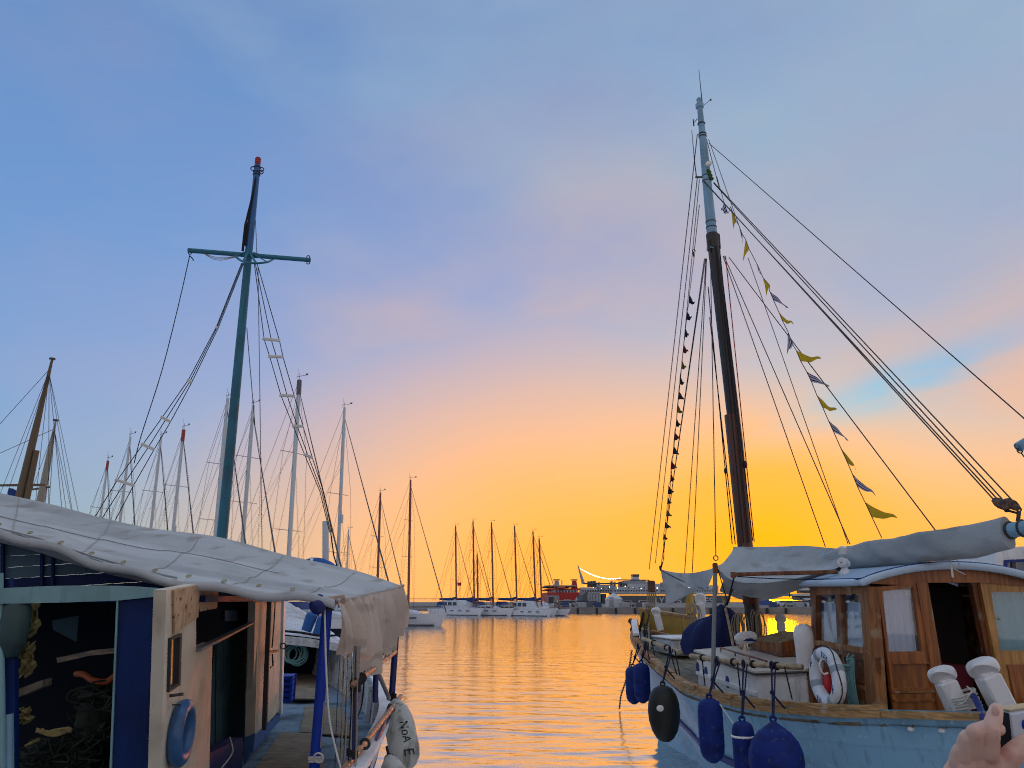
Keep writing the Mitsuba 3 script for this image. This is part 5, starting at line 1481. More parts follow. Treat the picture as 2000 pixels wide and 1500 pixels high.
    part(k, 'recess_wall', slab([(405, 1110), (500, 1110), (498, 1480), (400, 1560)], r_, LN, -.03, 0), 'm_tealwall', smooth=False)
    for i in range(5):
        x = 421 + i * 13.5
        part(k, 'recess_board', slab([(x, 1225 - i * 3), (x + 12.6, 1222 - i * 3), (x + 10.5, 1456), (x - 2.0, 1470)], r_, LN, .004, .016), 'm_tealwall', smooth=False)
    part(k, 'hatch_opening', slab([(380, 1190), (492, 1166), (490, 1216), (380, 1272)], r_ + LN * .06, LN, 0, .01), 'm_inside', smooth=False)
    part(k, 'notice_plate', slab(quad(437, 1192, 462, 1213), r_ + LN * .09, LN, .0, .02), 'm_tealdark', smooth=False)
    part(k, 'recess_step', slab([(410, 1472), (476, 1440), (474, 1540), (405, 1600)], WP, LN, -.18, -.01), 'm_bluewall', smooth=False)
    # aft-facing jamb and the forward wall section with door frame
    J = on(503, 1300, WP, LN)
    part(k, 'door_jamb', slab([(486, 1100), (507, 1100), (498, 1432), (478, 1440)], J, AN, -.05, 0), 'm_cream', smooth=False)
    part(k, 'jamb_foot', slab([(478, 1440), (498, 1432), (496, 1456), (476, 1500)], J, AN, -.05, .004), 'm_bluestep', smooth=False)
    wall('wall_panel', [(505, 1100), (552, 1100), (546, 1392), (497, 1440)], -.12, -.03, 'm_cream', label='sunlit cream door section of the deckhouse')
    wall('door_frame', [(529, 1100), (553, 1100), (547, 1382), (521, 1412)], -.03, .014, 'm_cream')
    wall('wall_trim', [(549, 1150), (553, 1150), (546, 1392), (543, 1394)], .0, .05, 'm_white')
    wall('skirting', [(497, 1440), (546, 1392), (545, 1408), (492, 1470)], -.08, .012, 'm_bluestep')
    part(k, 'drain_pipe', tube([on(519, 1140, WP, LN) + LN * .06, on(512, 1300, WP, LN) + LN * .06, on(507, 1425, WP, LN) + LN * .06], .035, 8), 'm_wire', smooth=True)
    part(k, 'door_bolt', [bar(on(512, 1275, WP, LN) + LN * .07, on(528, 1271, WP, LN) + LN * .10, .05, .03), tube([on(521, 1278, WP, LN) + LN * .08, on(522, 1300, WP, LN) + LN * .08, on(517, 1304, WP, LN) + LN * .08], .012, 5), tube(spline([on(534, 1160, WP, LN) + LN * .03, on(529, 1210, WP, LN) + LN * .05, on(526, 1265, WP, LN) + LN * .04], 10), .010, 5)], 'm_iron', smooth=False)
    part(k, 'hook', [torus(on(545, 1262, WP, LN) + LN * .06, .045, .010, AN, 12, 5)], 'm_iron', smooth=True)
    part(k, 'roof_slab', box(np.array([-5.2, 10.9, 3.0]), (3.6, 7.0, .06), LN), 'm_bluewall')

    # ------------------------------------------------ aft face: beam, blue door, dark doorway
    def aftw(nm, pts, d0, d1, m, holes=(), **kw):
        return part(k, nm, slab(pts, AP, AN, d0, d1, holes), m, smooth=False, **kw)
    aftw('beam', [(-120, 1158), (15, 1149), (100, 1145), (180, 1143.5), (260, 1145), (330, 1150), (333, 1163), (237, 1173), (120, 1177), (20, 1179), (-120, 1184)], 0, .10, 'm_tealbeam')
    aftw('blue_door', [(236, 1170), (335, 1158), (326, 1640), (216, 1640)], .02, .07, 'm_bluewall')
    aftw('door_edge', [(234, 1172), (237.5, 1172), (219.5, 1640), (215.5, 1640)], .02, .09, 'm_tealbeam')
    aftw('door_catch', quad(309, 1383, 320, 1395), .07, .09, 'm_brass')
    aftw('door_post', [(-30, 1178), (30, 1178), (34, 1640), (-40, 1640)], -.05, .02, 'm_bluewall')
    part(k, 'stanchion', tube([at(0, 1120, 7.0), at(2, 1270, 7.0), at(6, 1560, 7.0)], .028, 8), 'm_tealbeam', smooth=True)
    part(k, 'rail_post', tube([at(17, 1395, 7.05), at(18, 1560, 7.05)], .04, 8), 'm_mastblue', smooth=True)
    # gable boards under the awning
    GP = AP - AN * .9
    gable = sg.Polygon([(-200, 1000), (-100, 1018), (0, 1042), (90, 1066), (180, 1096), (280, 1121), (330, 1134), (330, 1154), (180, 1150), (15, 1154), (-200, 1170)])
    for i in range(7):
        y0, y1 = 1010 + i * 22, 1031.2 + i * 22
        for pc in getattr(gable.intersection(sg.Polygon([(-200, y0 + 24), (420, y0 - 14), (420, y1 - 14), (-200, y1 + 24)])), 'geoms', [gable.intersection(sg.Polygon([(-200, y0 + 24), (420, y0 - 14), (420, y1 - 14), (-200, y1 + 24)]))]):
            if pc.area > 40:
                part(k, 'gable_board', slab(list(pc.exterior.coords)[:-1], GP, AN, 0, .02 + .006 * (i % 2)), 'm_gable' if i < 5 else 'm_bluewall', smooth=False)
    for x in (86, 107, 10):
        part(k, 'gable_post', slab(quad(x - 2, 1078 if x > 50 else 1052, x + 3, 1150), GP, AN, .03, .07), 'm_bluewall', smooth=False)
    # interior of the deckhouse
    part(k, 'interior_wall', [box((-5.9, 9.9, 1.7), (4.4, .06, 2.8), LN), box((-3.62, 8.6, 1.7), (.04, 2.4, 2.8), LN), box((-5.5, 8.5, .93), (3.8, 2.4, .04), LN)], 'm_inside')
    part(k, 'interior_panel', slab([(104, 1212), (156, 1202), (152, 1254), (106, 1230)], AP - AN * 1.6, AN, 0, .03), 'm_tealdark', smooth=False)
    part(k, 'bench_plank', [slab([(110, 1285), (170, 1272), (233, 1266), (231, 1275), (172, 1281), (112, 1295)], AP - AN * .5, AN, -.2, 0)], 'm_plywood', smooth=False)
    part(k, 'bench_plank', [slab([(33, 1347), (83, 1328), (82, 1342), (34, 1362)], AP - AN * .2, AN, -.2, 0)], 'm_plywood', smooth=False)
    part(k, 'locker', box((-4.1, 8.7, 1.25), (1.6, .7, .7), LN, ch=.02), 'm_junk')

    # things in and on the deckhouse
    Pw = on(341, 1432, WP, LN) + LN * .06
    b = thing('life_buoy', 'blue life buoy hanging on the cream deckhouse wall', 'life ring')
    part(b, 'ring', torus(Pw, .215, .062, LN, 36, 12), 'm_buoyblue', smooth=True)
    part(b, 'hanger', [bar(on(325, 1377, WP, LN) + LN * .05, on(345, 1377, WP, LN) + LN * .05, .012, .012), tube([on(344, 1376, WP, LN) + LN * .06, on(346, 1393, WP, LN) + LN * .1], .008, 5)], 'm_ropedark', smooth=False)
    single('wall_cleat', bar(on(326, 1359, WP, LN) + LN * .03, on(334, 1356, WP, LN) + LN * .09, .03, .022), 'm_iron', 'small black cleat on the cream wall above the blue life buoy', 'cleat')
    f = thing('float', 'dark green oval net float hanging in the doorway', 'float')
    part(f, 'body', lathe([(.01, -.27), (.08, -.25), (.125, -.14), (.135, .02), (.125, .15), (.08, .24), (.01, .27)], 20, at(27, 1222, 7.05), (0, 0, 1), 1, .7), 'm_floatgreen', smooth=True)
    part(f, 'strap', tube([at(22, 1130, 7.05), at(24, 1168, 7.05)], .02, 6), 'm_bluewall', smooth=True)
    r = random.Random(3)
    for (x, y, w, h, lab) in ((63, 1205, 14, 36, 'yellowish crumpled cloth beside the green float'), (53, 1288, 16, 30, 'pale folded cloth on the left doorway post'), (46, 1398, 17, 12, 'dull yellow rag low in the dark doorway')):
        P = at(x, y, 7.35)
        s = .0047
        V = []
        for v in np.linspace(-1, 1, 9):
            V.append([P + np.array([(u * w * (1 - .5 * abs(v)) + 4 * math.sin(v * 4)) * s, .05 * math.sin(u * 5 + v * 6), -v * h * s + .02 * math.sin(u * 7)]) for u in np.linspace(-1, 1, 9)])
        single('cloth', grid(V), 'm_yellowcloth', lab, 'cloth', smooth=False)
    q = [at(148, 1316, 8.0), at(165, 1318, 7.95), at(180, 1328, 7.9), at(205, 1332, 7.9), at(222, 1322, 7.9), at(231, 1312, 7.9)]
    single('hose', tube(spline(q, 30), .030, 8), 'm_orange', 'faded orange hose curving in the dark doorway', 'hose', smooth=True)
    ms = [tube(spline([at(72 + j * 2 + r.uniform(-3, 3), 1428 + r.uniform(-5, 5), 7.6), at(105, 1432 + r.uniform(-7, 7), 7.6), at(138 + r.uniform(-4, 4), 1424 + r.uniform(-5, 6), 7.6)], 10), .012, 5) for j in range(9)]
    single('rope_bundle', ms, 'm_yellowcloth', 'yellowish rope bundle low in the dark doorway', 'rope', smooth=True)
    single('stick', tube([at(48, 1457, 7.4), at(78, 1443, 7.45)], (.008, .02), 6), 'm_yellowcloth', 'short pale stick below the rope bundle', 'stick', smooth=True)
    for q, (cx, cy, w_, h_, lab) in enumerate(((190, 1395, 36, 50, 'dark heaped fishing net beside the blue door'), (110, 1475, 80, 26, 'dark heaped fishing net on the floor of the doorway'))):
        ms = []
        for j in range(46):
            x, y = cx + r.uniform(-w_, w_), cy + r.uniform(-h_, h_)
            p0 = at(x, y, 7.75 + r.uniform(0, .5))
            ms.append(tube(spline([p0 + [r.uniform(-.16, .16), r.uniform(-.1, .1), r.uniform(-.10, .10)] for _ in range(5)], 16), r.uniform(.008, .016), 5))
        v, f_ = ball((0, 0, 0), 1, 3)
        v = v * (1 + .6 * (meshkit.fbm(v * 2.6 + q * 7, 4) - .5)[:, None]) * np.array([w_ * .0050, .22, h_ * .0052])
        ms.append((v + at(cx, cy + 4, 8.1), f_))
        single('fishing_net', ms, 'm_netdark', lab, 'net', smooth=True)
    # rope coil under the foredeck, crate on deck
    ms = []
    for j in range(9):
        P = at(575 + r.uniform(-8, 8), 1277 + r.uniform(-3, 3), 20.0 + r.uniform(-.1, .1))
        ms.append(torus(P, r.uniform(.13, .24), .018, unit([r.uniform(-.3, .3), -1, r.uniform(.2, .7)]), 22, 5, sx=1.1))
    single('rope_coil', ms, 'm_ropeteal', 'teal rope coil in the dark space under the foredeck', 'rope', smooth=True)
    c = thing('fish_crate', 'blue slatted crate on the deck at the deckhouse corner', 'crate')
    P = at(556, 1340, 15.4)
    for i in range(5):
        part(c, 'slat', box(P + [0, 0, -.22 + i * .095], (.30, .55, .07), LN), 'm_poleblue', smooth=False)
    for s in (-1, 1):
        for u in (-1, 1):
            part(c, 'post', box(P + LN * s * .15 + LX * u * .27 - [0, 0, .03], (.04, .04, .46), LN), 'm_poleblue', smooth=False)

    # ------------------------------------------------ mast and rig
    Y = 16.0
    b0, b1, tp = at(421, 1150, Y), at(486, 490, Y), at(503, 322, Y)
    b0[2] = 1.0
    mid = at(434, 1045, Y)
    low = mid + (mid - b1) * ((mid[2] - 1.0) / (b1[2] - mid[2]))
    m = part(k, 'mast', tube([low, mid, mid * .4 + b1 * .6, b1, tp], (.115, .108, .095, .082, .066), 14), 'm_mastteal', smooth=True)
    part(m, 'mast_top_section', tube([b1 + (tp - b1) * .02, b1 + (tp - b1) * .5, tp], (.084, .076, .068), 14), 'm_mastupper', smooth=True)
    part(m, 'mast_band', [torus(tp + (b1 - tp) * t, .075, .014, tp - b1, 16, 6) for t in (.03, .09, .12)], 'm_iron', smooth=True)
    bl = [torus(at(x, y, Y), .05, .012, (0, 1, 0), 12, 6) for x, y in ((494, 329), (511, 331), (510, 336))]
    part(m, 'mast_shackle', bl, 'm_iron', smooth=True)
    lamp = part(m, 'mast_lamp', lathe([(.045, 0), (.06, .02), (.066, .06), (.058, .13), (.05, .17), (.02, .185), (.01, .186)], 14, tp + [0, 0, .02], (0, 0, 1)), 'm_red', smooth=50)
    part(lamp, 'lamp_guard', [torus(tp + [0, 0, z], .064, .007, (0, 0, 1), 14, 5) for z in (.05, .10, .15)], 'm_iron', smooth=True)
    ya, yb = at(368, 489, Y), at(606, 508, Y)
    yr = part(k, 'crosstree', tube([ya, yb], (.055, .05), 10), 'm_mastteal', smooth=True)
    part(yr, 'yard_shackle', [torus(at(x, y, Y), .035, .011, (0, 1, 0), 12, 5) for x, y in ((371, 494), (602, 502), (602, 513))], 'm_iron', smooth=True)
    pl = [at(458, 500, Y - .1), at(475, 511, Y - .35), at(500, 514, Y - .4), at(522, 512, Y - .3), at(533, 507, Y)]
    part(m, 'mast_top_platform', [tube(spline(pl, 16), .024, 6)] + [bar(q, b1 + (q - b1) * .2, .05, .02) for q in pl], 'm_mastteal', smooth=False)
    part(k, 'bundled_line', [tube(spline([at(499, 350, Y - .1), at(492, 385, Y - .1), at(481, 430, Y - .1), at(477, 460, Y - .1), at(474, 490, Y - .1)], 16), (np.r_[np.full(9, .018), np.full(8, .028)]), 6)] + [tube(spline([at(500, 345 + i * 3, Y - .1), at(488, 400 + i * 9, Y - .1), at(478 + i, 480, Y - .1)], 10), .010, 5) for i in range(3)], 'm_ropedark', smooth=True)
    part(k, 'slack_line', [tube(spline([at(392, 492, Y), at(425, 503 + i * 2.5, Y), at(470, 500, Y)], 12), .007, 5) for i in range(3)], 'm_rope', smooth=True)
    part(k, 'yard_halyard', [tube(spline([at(371, 497, Y), at(350, 590, Y), at(316, 725, Y), at(276, 850, Y), at(262, 905, Y)], 16), .010, 5), tube(spline([at(371, 500, Y), at(376, 505, Y), at(378, 509, Y)], 5), .012, 5)], 'm_ropedark', smooth=True)
    part(k, 'mast_wire', [rope(at(499, 430, Y - .1), at(502, 500, Y - .1), .008), rope(at(482, 640, Y - .05), at(498, 830, Y), .009), rope(at(504, 520, Y), at(512, 1075, Y), .008)], 'm_wire', smooth=True)
    # shrouds with wooden rungs
    SH = {'port': ([(472, 514), (422, 640), (368, 742), (317, 815), (279, 868), (229, 938), (184, 1012)], [(474, 514), (424, 640), (371, 745), (324, 819), (290, 873), (243, 944), (197, 1016)], [(476, 514), (426, 641), (374, 748), (333, 824), (301, 878), (261, 948), (222, 1022)]),
          'starboard': ([(497, 516), (516, 663), (527, 697), (549, 773), (573, 833), (595, 888), (625, 960), (644, 1040)], [(499, 516), (530, 664), (540, 697), (561, 773), (581, 833), (602, 891), (629, 962), (646, 1040)], [(502, 514), (546, 666), (553, 698), (575, 774), (592, 833), (610, 894), (633, 964), (648, 1040)])}
    RUNG = {'port': [1, 2, 3, 4, 5, 6], 'starboard': [1, 2, 3, 4, 5]}
    for nm, ls in SH.items():
        P3 = [[at(x, y, Y - .1 - (.5 if nm == 'port' else .3) * j) for j, (x, y) in enumerate(l)] if False else [at(x, y, Y + (.02 * i)) for i, (x, y) in enumerate(l)] for l in ls]
        for l in P3:
            part(k, 'shroud', tube(l, .0095, 5), 'm_ropedark', smooth=True)
        for j in RUNG[nm]:
            a_, b_ = P3[0][j], P3[2][j]
            d = (b_ - a_)
            part(k, 'rung', bar(a_ - d * .08 + [0, -.035, 0], b_ + d * .08 + [0, -.035, 0], .04, .06, (0, 0, 1), .008), 'm_rung', smooth=False)
    part(k, 'shroud', tube([at(646, 1040, 16.1), at(652, 1085, 16.1), lgun(16.2, 1, -.05)], .014, 5), 'm_ropedark', smooth=True)

    # ------------------------------------------------ awning
    near = [at(x, y, Y_) for x, y, Y_ in ((-220, 985, 7.5), (0, 1036, 7.5), (90, 1060, 7.5), (180, 1091, 7.5), (280, 1117, 7.5), (360, 1134, 7.5), (500, 1153, 7.7), (600, 1163, 7.9), (655, 1171, 8.0))]
    far = [at(x, y, Y_) for x, y, Y_ in ((-260, 905, 10.5), (0, 963, 10.5), (100, 985, 10.6), (200, 1011, 10.8), (300, 1032, 11.0), (430, 1049, 11.4), (560, 1084, 11.8), (640, 1101, 12.0), (705, 1117, 12.2), (784, 1143, 12.3))]
    cloth = ruled(near, far, 140, 48, (0, 0, -.06), .15, (0, -.2, 1), (2.6, 5.0), 31)
    part(k, 'awning', cloth, 'm_awning', smooth=True)
    nu = 140
    for i in (18, 40, 62, 84, 106, 126):
        part(k, 'awning_stitching', tube([cloth[0][v * nu + i] + [0, 0, .006] for v in range(0, 48, 3)], .004, 5), 'm_stitch', smooth=True)
    for i in range(6, 136, 10):
        part(k, 'eyelet', torus(cloth[0][i] + [0, -.03, .05], .022, .006, (0, -.5, 1), 10, 5), 'm_brass', smooth=True)
    nr = resample(near, 60)
    fr = resample(far, 60)
    hem = [p + np.array([0, -.02, -.03 + .02 * math.sin(i * .6)]) for i, p in enumerate(nr)]
    part(k, 'awning_hem', loft([[p + np.array([0, .055 * math.cos(a), .045 * math.sin(a)]) for a in np.arange(8) * 2 * np.pi / 8] for p in hem]), 'm_awning', smooth=True)
    part(k, 'awning_seam', tube([cloth[0][(20 + (i // 16)) * 140 + i] + [0, 0, .012] for i in range(6, 112, 2)], .0045, 5), 'm_postgrey', smooth=True)
    part(k, 'awning_flap', ruled([p + [0, .05, .02] for p in nr[6:40]], [p * .86 + f_ * .14 + [0, -.10, -.16] for p, f_ in zip(nr[6:40], fr[6:40])], 60, 8, (0, 0, -.06), .05, (0, -1, 0), (8, 1), 41), 'm_awning', smooth=True)
    # hanging end: long vertical folds
    top = np.array([near[-1] * (1 - t) + far[-1] * t + np.array([.01, 0, -.005]) for t in np.linspace(0, 1, 160)])
    bot = resample([at(x, y, Y_) for x, y, Y_ in ((664, 1286, 8.0), (682, 1277, 8.3), (697, 1266, 8.7), (706, 1296, 9.0), (716, 1322, 9.3), (737, 1296, 10.2), (760, 1256, 11.2), (783, 1214, 12.3))], 160, False)
    V = []
    for v in np.linspace(0, 1, 26):
        row = []
        for i in range(160):
            u = i / 159
            fold = .11 * math.sin(46 * u + 5 * math.sin(6 * u)) + .035 * math.sin(121 * u + 2.0)
            p = top[i] * (1 - v) + bot[i] * v
            row.append(p + np.array([fold * (.25 + .75 * v ** .7) + .05 * math.sin(math.pi * v), .5 * fold * v, 0]))
        V.append(row)
    part(k, 'awning_drape', grid(V), 'm_drape', smooth=True)
    part(k, 'drape_edge', tube([t + np.array([.02, 0, .0]) for t in top], .022, 6), 'm_awning', smooth=True)
    r = random.Random(8)
    for i in range(15):
        x = 664 + i * 2.6
        P = at(x, 1284 - (i * 1.1), 8.05)
        Q = at(x - 9 + r.uniform(-3, 6), 1492 + r.uniform(0, 10), 8.0)
        part(k, 'fringe_cord', tube([P, P * .5 + Q * .5 + [r.uniform(-.01, .01), 0, 0], Q], .0035, 4), 'm_rope' if i % 3 else 'm_ropedark', smooth=True)

    # ------------------------------------------------ stanchions and rails at the starboard side
    def pole(nm, a_, b_, r0, m, n=10):
        return part(k, nm, tube([a_, b_], r0, n), m, smooth=True)
    p1 = pole('awning_post', at(640, 1176, 8.1), at(614, 1500, 8.1), .052, 'm_poleblue', 12)
    part(p1, 'post_lashing', [torus(at(616, 1488 - i * 4, 8.1), .062, .012, (.1 * (i % 2), .2, 1), 14, 6) for i in range(3)] + [torus(at(622, 1480, 8.0), .045, .010, (0, 1, .3), 12, 5)], 'm_ropewhite', smooth=True)
    part(p1, 'post_collar', [torus(at(640, 1183 + i * 4, 8.1), .056, .009, (0, 0, 1), 14, 5) for i in range(3)], 'm_wire', smooth=True)
    pole('awning_post', at(698, 1262, 8.2), at(694, 1345, 8.15), .034, 'm_postgrey')
    p2 = pole('awning_post', at(694, 1345, 8.15), at(687, 1484, 8.05), .036, 'm_navypole')
    part(p2, 'post_lashing', [torus(at(688, 1476 - i * 5, 8.05), .046, .013, (.2, .1, 1), 12, 6) for i in range(3)] + [torus(at(694, 1336 + i * 4, 8.15), .046, .013, (.2, .1, 1), 12, 6) for i in range(4)], 'm_ropedark', smooth=True)
    p3 = pole('awning_post', at(778, 1178, 12.2), at(765, 1362, 11.9), .046, 'm_navypole')
    part(p3, 'post_lashing', [torus(at(765, 1355 + i * 4, 11.9), .062, .016, (.2, .1, 1), 12, 6) for i in range(4)], 'm_ropedark', smooth=True)
    pole('awning_post', at(735, 1280, 10.1), at(733, 1372, 10.0), .034, 'm_navypole')
    rl = pole('side_rail', at(783, 1360, 11.9), at(668, 1508, 7.75), .034, 'm_copper')
    part(rl, 'rail_joint', torus(at(713, 1453, 8.7), .045, .016, unit([.1, 1, 0]), 14, 6), 'm_iron', smooth=True)
    part(rl, 'rail_joint', torus(at(764, 1384, 11.1), .045, .014, unit([.1, 1, 0]), 14, 6), 'm_iron', smooth=True)
    rl2 = pole('upper_rail', at(772, 1273, 11.6), at(690, 1337, 8.0), .03, 'm_copper')
    part(rl2, 'rail_lashing', [torus(at(694 + i * 2.5, 1334 - i * 2.1, 8.15 + i * .09), .045, .013, unit([.2, 1, .3]), 12, 6) for i in range(6)], 'm_ropedark', smooth=True)
    part(rl2, 'rail_lashing', [torus(at(736 + i * 1.5, 1301 - i, 9.8 + i * .05), .043, .012, unit([.2, 1, .3]), 12, 6) for i in range(3)], 'm_ropedark', smooth=True)
    pole('rail_brace', at(737, 1310, 10.0), at(760, 1364, 11.7), .028, 'm_postgrey')
    pole('rail_brace', at(752, 1252, 10.6), at(768, 1271, 11.5), .026, 'm_postgrey')
    pole('rail_leg', at(762, 1378, 11.5), at(716, 1500, 8.6), .034, 'm_navypole')
    pole('rail_leg', at(757, 1400, 11.0), at(738, 1450, 10.2), .036, 'm_navypole')
    for i in range(5):
        part(k, 'net_cord', rope(at(748 + i * 5.5, 1258 - i * 8, 10.6 + .25 * i), at(738 + i * 7, 1298 - i * 6, 10.1 + i * .33), .010), 'm_ropedark', smooth=True)
    bar_ = part(k, 'awning_bar', tube([at(617, 1178, 7.95), at(672, 1170, 8.1)], .045, 10), 'm_copper', smooth=True)
    part(bar_, 'bar_end', [ball(at(621, 1180, 7.95), (.085, .085, .10), 2), tube([at(608, 1170, 7.95), at(622, 1190, 7.95)], .03, 6)], 'm_navypole')
    part(k, 'hanging_line', tube(spline([at(634, 1190, 8.0), at(637, 1300, 7.95), at(643, 1400, 7.9), at(655, 1460, 7.85), at(668, 1510, 7.8)], 24), .010, 6), 'm_ropewhite', smooth=True)
    part(k, 'hanging_line', rope(at(633, 1370, 8.0), at(626, 1460, 8.0), .005), 'm_rope', smooth=True)
    part(k, 'hanging_line', tube(spline([on(440, 1440, WP, LN) + LN * .05, on(432, 1470, WP, LN) + LN * .12, on(414, 1500, WP, LN) + LN * .1], 10), .008, 5), 'm_ropewhite', smooth=True)
    part(k, 'hanging_line', tube(spline([at(712, 1310, 9.0), at(708, 1370, 8.9), at(697, 1405, 8.6)], 12), .008, 5), 'm_ropedark', smooth=True)

    # fenders on the starboard quarter
    def wf(label, a_, b_, w, text=None):
        f = thing('old_fender', label, 'fender', 'grubby fenders of the fishing boat')
        d = b_ - a_
        h = np.linalg.norm(d)
        z = unit(d)
        prof = [(.01, 0), (.20, .005), (.34, .03), (.46, .07), (.76, .17), (.95, .30), (1, .42), (1, .72), (.90, .86), (.62, .95), (.34, .99), (.01, 1)]
        part(f, 'fender_body', lathe([(p * w / 2, q * h) for p, q in prof], 24, a_, z), 'm_fendwhite', smooth=True)
        part(f, 'eye', [ball(a_ + z * .07 + [0, -.07, .0], .022, 1)], 'm_white')
        part(f, 'fender_rope', [tube([a_ + z * .06, a_ - z * .10], .018, 6), torus(a_ + z * .05, .05, .018, (0, 1, 0), 12, 6)], 'm_ropedark', smooth=True)
        if text:
            cen = (a_ + b_) / 2
            toc = EYE - cen
            toc = unit(toc - z * np.dot(toc, z))
            x = unit(np.cross(z, toc))
            y = np.cross(x, z)
            for ch_, q, hh in text:
                ang = .30
                rad = w / 2 * (1.0 if q < .8 else .97)
                o = a_ + z * (q * h)
                nrm = unit(toc * math.cos(ang) + np.cross(toc, z) * math.sin(ang))
                if np.dot(nrm, [1, 0, 0]) < np.dot(toc, [1, 0, 0]):
                    nrm = unit(toc * math.cos(ang) - np.cross(toc, z) * math.sin(ang))
                e2 = unit(np.cross(nrm, z))
                v, fc = letters(ch_, (0, 0, 0), (1, 0, 0), (0, 1, 0), hh, .003)
                # letters read down the fender
                lx, ly, lz = v[:, 0], v[:, 1] - hh / 2, v[:, 2]
                s_ = 1 if np.dot(np.cross(z, e2), nrm) > 0 else -1
                th = s_ * ly / rad
                R_ = rad + lz + .002
                vv = o + np.outer(lx, z) + (R_ * np.cos(th))[:, None] * nrm + (R_ * np.sin(th))[:, None] * e2
                part(f, 'lettering', (vv, fc), 'm_flagblack', smooth=False)
    wf('grubby white sausage fender with dark hand lettering', at(771, 1366, 11.35), at(797, 1502, 10.9), .40, (('N', .42, .11), ('o', .545, .10), ('A', .63, .10), ('E', .80, .13)))
    wf('second grubby white fender lower down, cut by the frame', at(759, 1475, 9.6), at(785, 1590, 9.3), .30)
    # blue dinghy cover showing over the awning
    d = thing('covered_dinghy', 'blue covered dinghy showing above the awning', 'dinghy')
    c0, c1 = at(588, 1097, 24.0), at(666, 1112, 24.0)
    rings = []
    for t in np.linspace(0, 1, 13):
        c = c0 + (c1 - c0) * t
        rr = max(.02, math.sin(math.pi * (.06 + .90 * t)) ** .6)
        rings.append([c + [0, .55 * rr * math.cos(a), .22 * rr * math.sin(a) - .10 * (2 * t - 1) ** 2] for a in np.arange(14) * 2 * np.pi / 14])
    part(d, 'cover', loft(rings), 'm_dinghyblue', smooth=50)
    q_ = at(636, 1100, 24)
    q_[2] = 2.2
    part(d, 'davit_post', tube([at(636, 1018, 24), at(636, 1100, 24), q_], .10, 8), 'm_alu', smooth=True)
    part(d, 'strap', [tube([at(609, 1089, 23.6), at(608, 1104, 23.5)], .05, 6)], 'm_white', smooth=True)


M('m_netdark', pr(paintfn((.035, .045, .040), (.012, .016, .015), .8, 9., False), .95, .05))
M('m_bollardblue', pr((.03, .12, .36), .7, .3))
M('m_warmglass', pr((.16, .15, .13), .05, .9))
M('m_bluestep', pr(paintfn((.05, .14, .36), (.03, .06, .12), .6, 3.), .55, .35))
M('m_gable', pr(paintfn((.06, .13, .19), (.03, .06, .10), .6, 2.), .6, .3))
M('m_tealdark', pr((.03, .10, .15), .5, .3))
M('m_buoyblue', pr(paintfn((.035, .12, .28), (.02, .05, .12), .7, 5., False), .32, .5))
M('m_floatgreen', pr(paintfn((.03, .07, .07), (.015, .03, .035), .7, 5.), .5, .4))
M('m_mastupper', pr(paintfn((.012, .105, .30), (.012, .06, .15), .6, 1.2), .42, .5))
M('m_rung', pr((.62, .62, .58), .7, .3))
M('m_drape', {'type': 'principledthin', 'base_color': clothfn((.80, .68, .57), (.58, .48, .39), (.44, .35, .27)), 'roughness': .9, 'diff_trans': .8, 'eta': 1.3})
M('m_postgrey', pr((.20, .20, .21), .55, .4))
M('m_navypole', pr((.010, .02, .13), .45, .4))
M('m_copper', pr(woodfn((.40, .25, .17), (.22, .12, .08), (14., 14., 14.)), .45, .45))
M('m_dinghyblue', pr((.02, .09, .32), .7, .3))
build_left()

# ------------------------------------------------------------------ bystander's hand with a phone
import manifold3d as m3


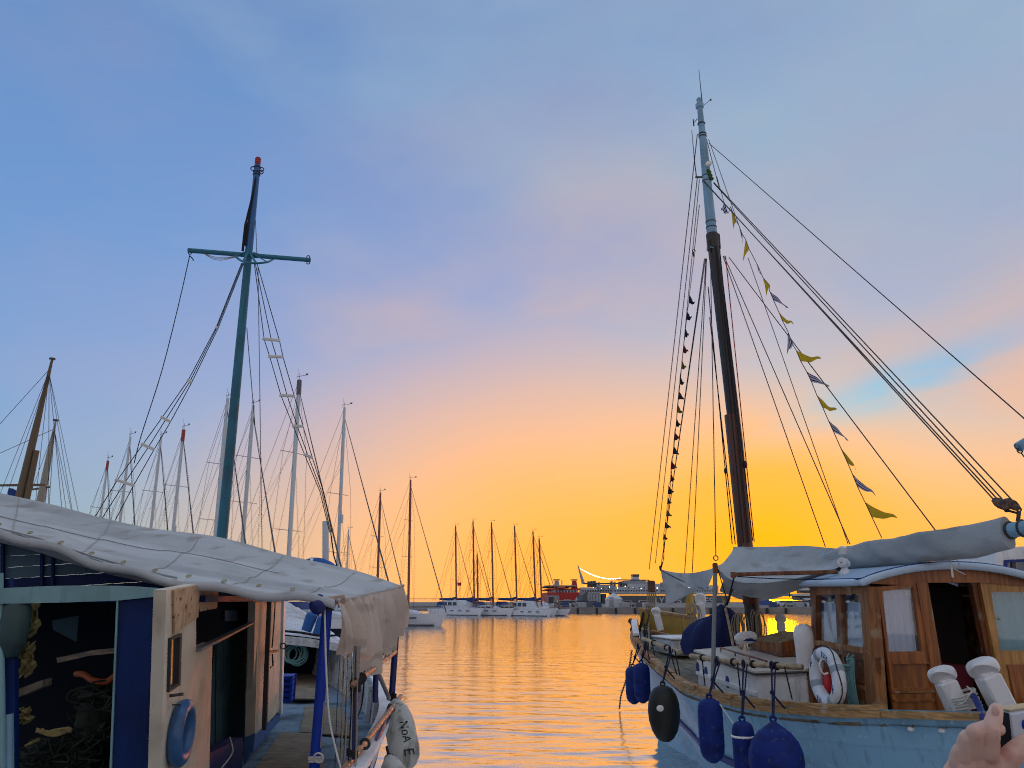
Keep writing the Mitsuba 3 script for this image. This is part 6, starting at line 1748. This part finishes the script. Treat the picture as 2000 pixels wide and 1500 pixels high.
def build_hand():
    k = thing('person', "bystander's raised right hand holding a phone at the lower right corner", 'person')
    Y = 1.10

    def J(x, y, r, dY=0.):
        return (at(x, y, Y + dY), r)

    def bone(a, b):
        pts = []
        for p, r in (a, b):
            v, _ = ball(p, r, 2)
            pts.append(v)
        return m3.Manifold.hull_points(np.vstack(pts))
    W, W2 = J(1888, 1590, .031, .03), J(1880, 1760, .038, .12)
    palm = [J(1886, 1496, .019), J(1903, 1484, .018, -.005), J(1928, 1486, .0175, -.005), J(1960, 1512, .020), J(1870, 1522, .019, .02)]
    solids = []
    for p in palm:
        solids.append(bone(W, p))
    for i in range(len(palm)):
        for j in range(i):
            solids.append(bone(palm[i], palm[j]))
    solids.append(bone(W, W2))
    chains = [
        [J(1927, 1470, .0150, -.014), J(1935, 1428, .0108, -.026), J(1942, 1402, .0098, -.015), J(1946.5, 1385, .0080, -.002)],       # index
        [J(1902, 1468, .0140, -.012), J(1903, 1431, .0103, -.026), J(1931, 1420, .0095, -.010), J(1950, 1424, .0085, .010)],           # middle
        [J(1886, 1478, .0130, -.008), J(1887, 1443, .0095, -.018), J(1915, 1436, .0092, .000), J(1938, 1440, .008, .015)],             # ring
        [J(1874, 1490, .013, .0), J(1875, 1466, .0092, -.008), J(1892, 1460, .0084, .010), J(1912, 1462, .0074, .02)],                 # little
        [J(1945, 1512, .0185, .0), J(1974, 1478, .0135, -.012), J(1994, 1456, .0110, -.010), J(2016, 1440, .0092, -.004)],             # thumb
    ]
    for c in chains:
        for a, b in zip(c[:-1], c[1:]):
            solids.append(bone(a, b))
    m = m3.Manifold.batch_boolean(solids, m3.OpType.Add).refine_to_length(.0035)
    q = m.to_mesh()
    t = trimesh.Trimesh(q.vert_properties[:, :3], q.tri_verts, process=True)
    trimesh.smoothing.filter_taubin(t, lamb=.5, nu=.52, iterations=9)
    v = np.array(t.vertices)
    n = np.array(t.vertex_normals)
    v = v + n * ((meshkit.fbm(v * 210, 4, 2) - .5) * .0013)[:, None]
    part(k, 'hand', (v, t.faces), 'm_skin', smooth=True)
    nl = at(1944, 1388, Y - .0235)
    part(k, 'fingernail', ball(nl, (.0052, .0022, .0072), 2), 'm_nail', smooth=True)
    part(k, 'sleeve', tube([at(1882, 1690, Y + .09), at(1880, 1760, Y + .12), at(1875, 2100, Y + .3)], (.052, .058, .07), 16), 'm_navy', smooth=True)
    p = thing('phone', 'mobile phone in a pale case held in the hand', 'phone')
    c0 = at(1957, 1388, Y + .02)
    ex, ey = unit([.55, -.83, -.02]), unit([.83, .55, 0])
    up = unit([0, -.1, 1])
    hgt, dep, wid = .058, .020, .15
    body = box(c0 + ey * wid / 2 - up * hgt / 2 + ex * dep * -.0, (dep, wid, hgt), unit(np.cross(ey, up)), ey, up, .004)
    part(p, 'case', body, 'm_phonecase', smooth=30)
    part(p, 'screen_side', box(c0 - up * hgt / 2 - ey * .0012, (dep * .92, .003, hgt * .96), unit(np.cross(ey, up)), ey, up, .001), 'm_flagblack', smooth=False)
    part(p, 'bezel', box(c0 + ey * wid / 2 + up * .0015, (dep * .9, wid * .98, .003), unit(np.cross(ey, up)), ey, up, .001), 'm_brass', smooth=False)
    part(p, 'camera_ring', torus(c0 + ey * .034 - up * .018 + unit(np.cross(ey, up)) * (dep * .5 + .001), .0045, .0018, unit(np.cross(ey, up)), 16, 6), 'm_poleblue', smooth=True)


M('m_phonecase', pr((.45, .52, .62), .35, .5))
build_hand()
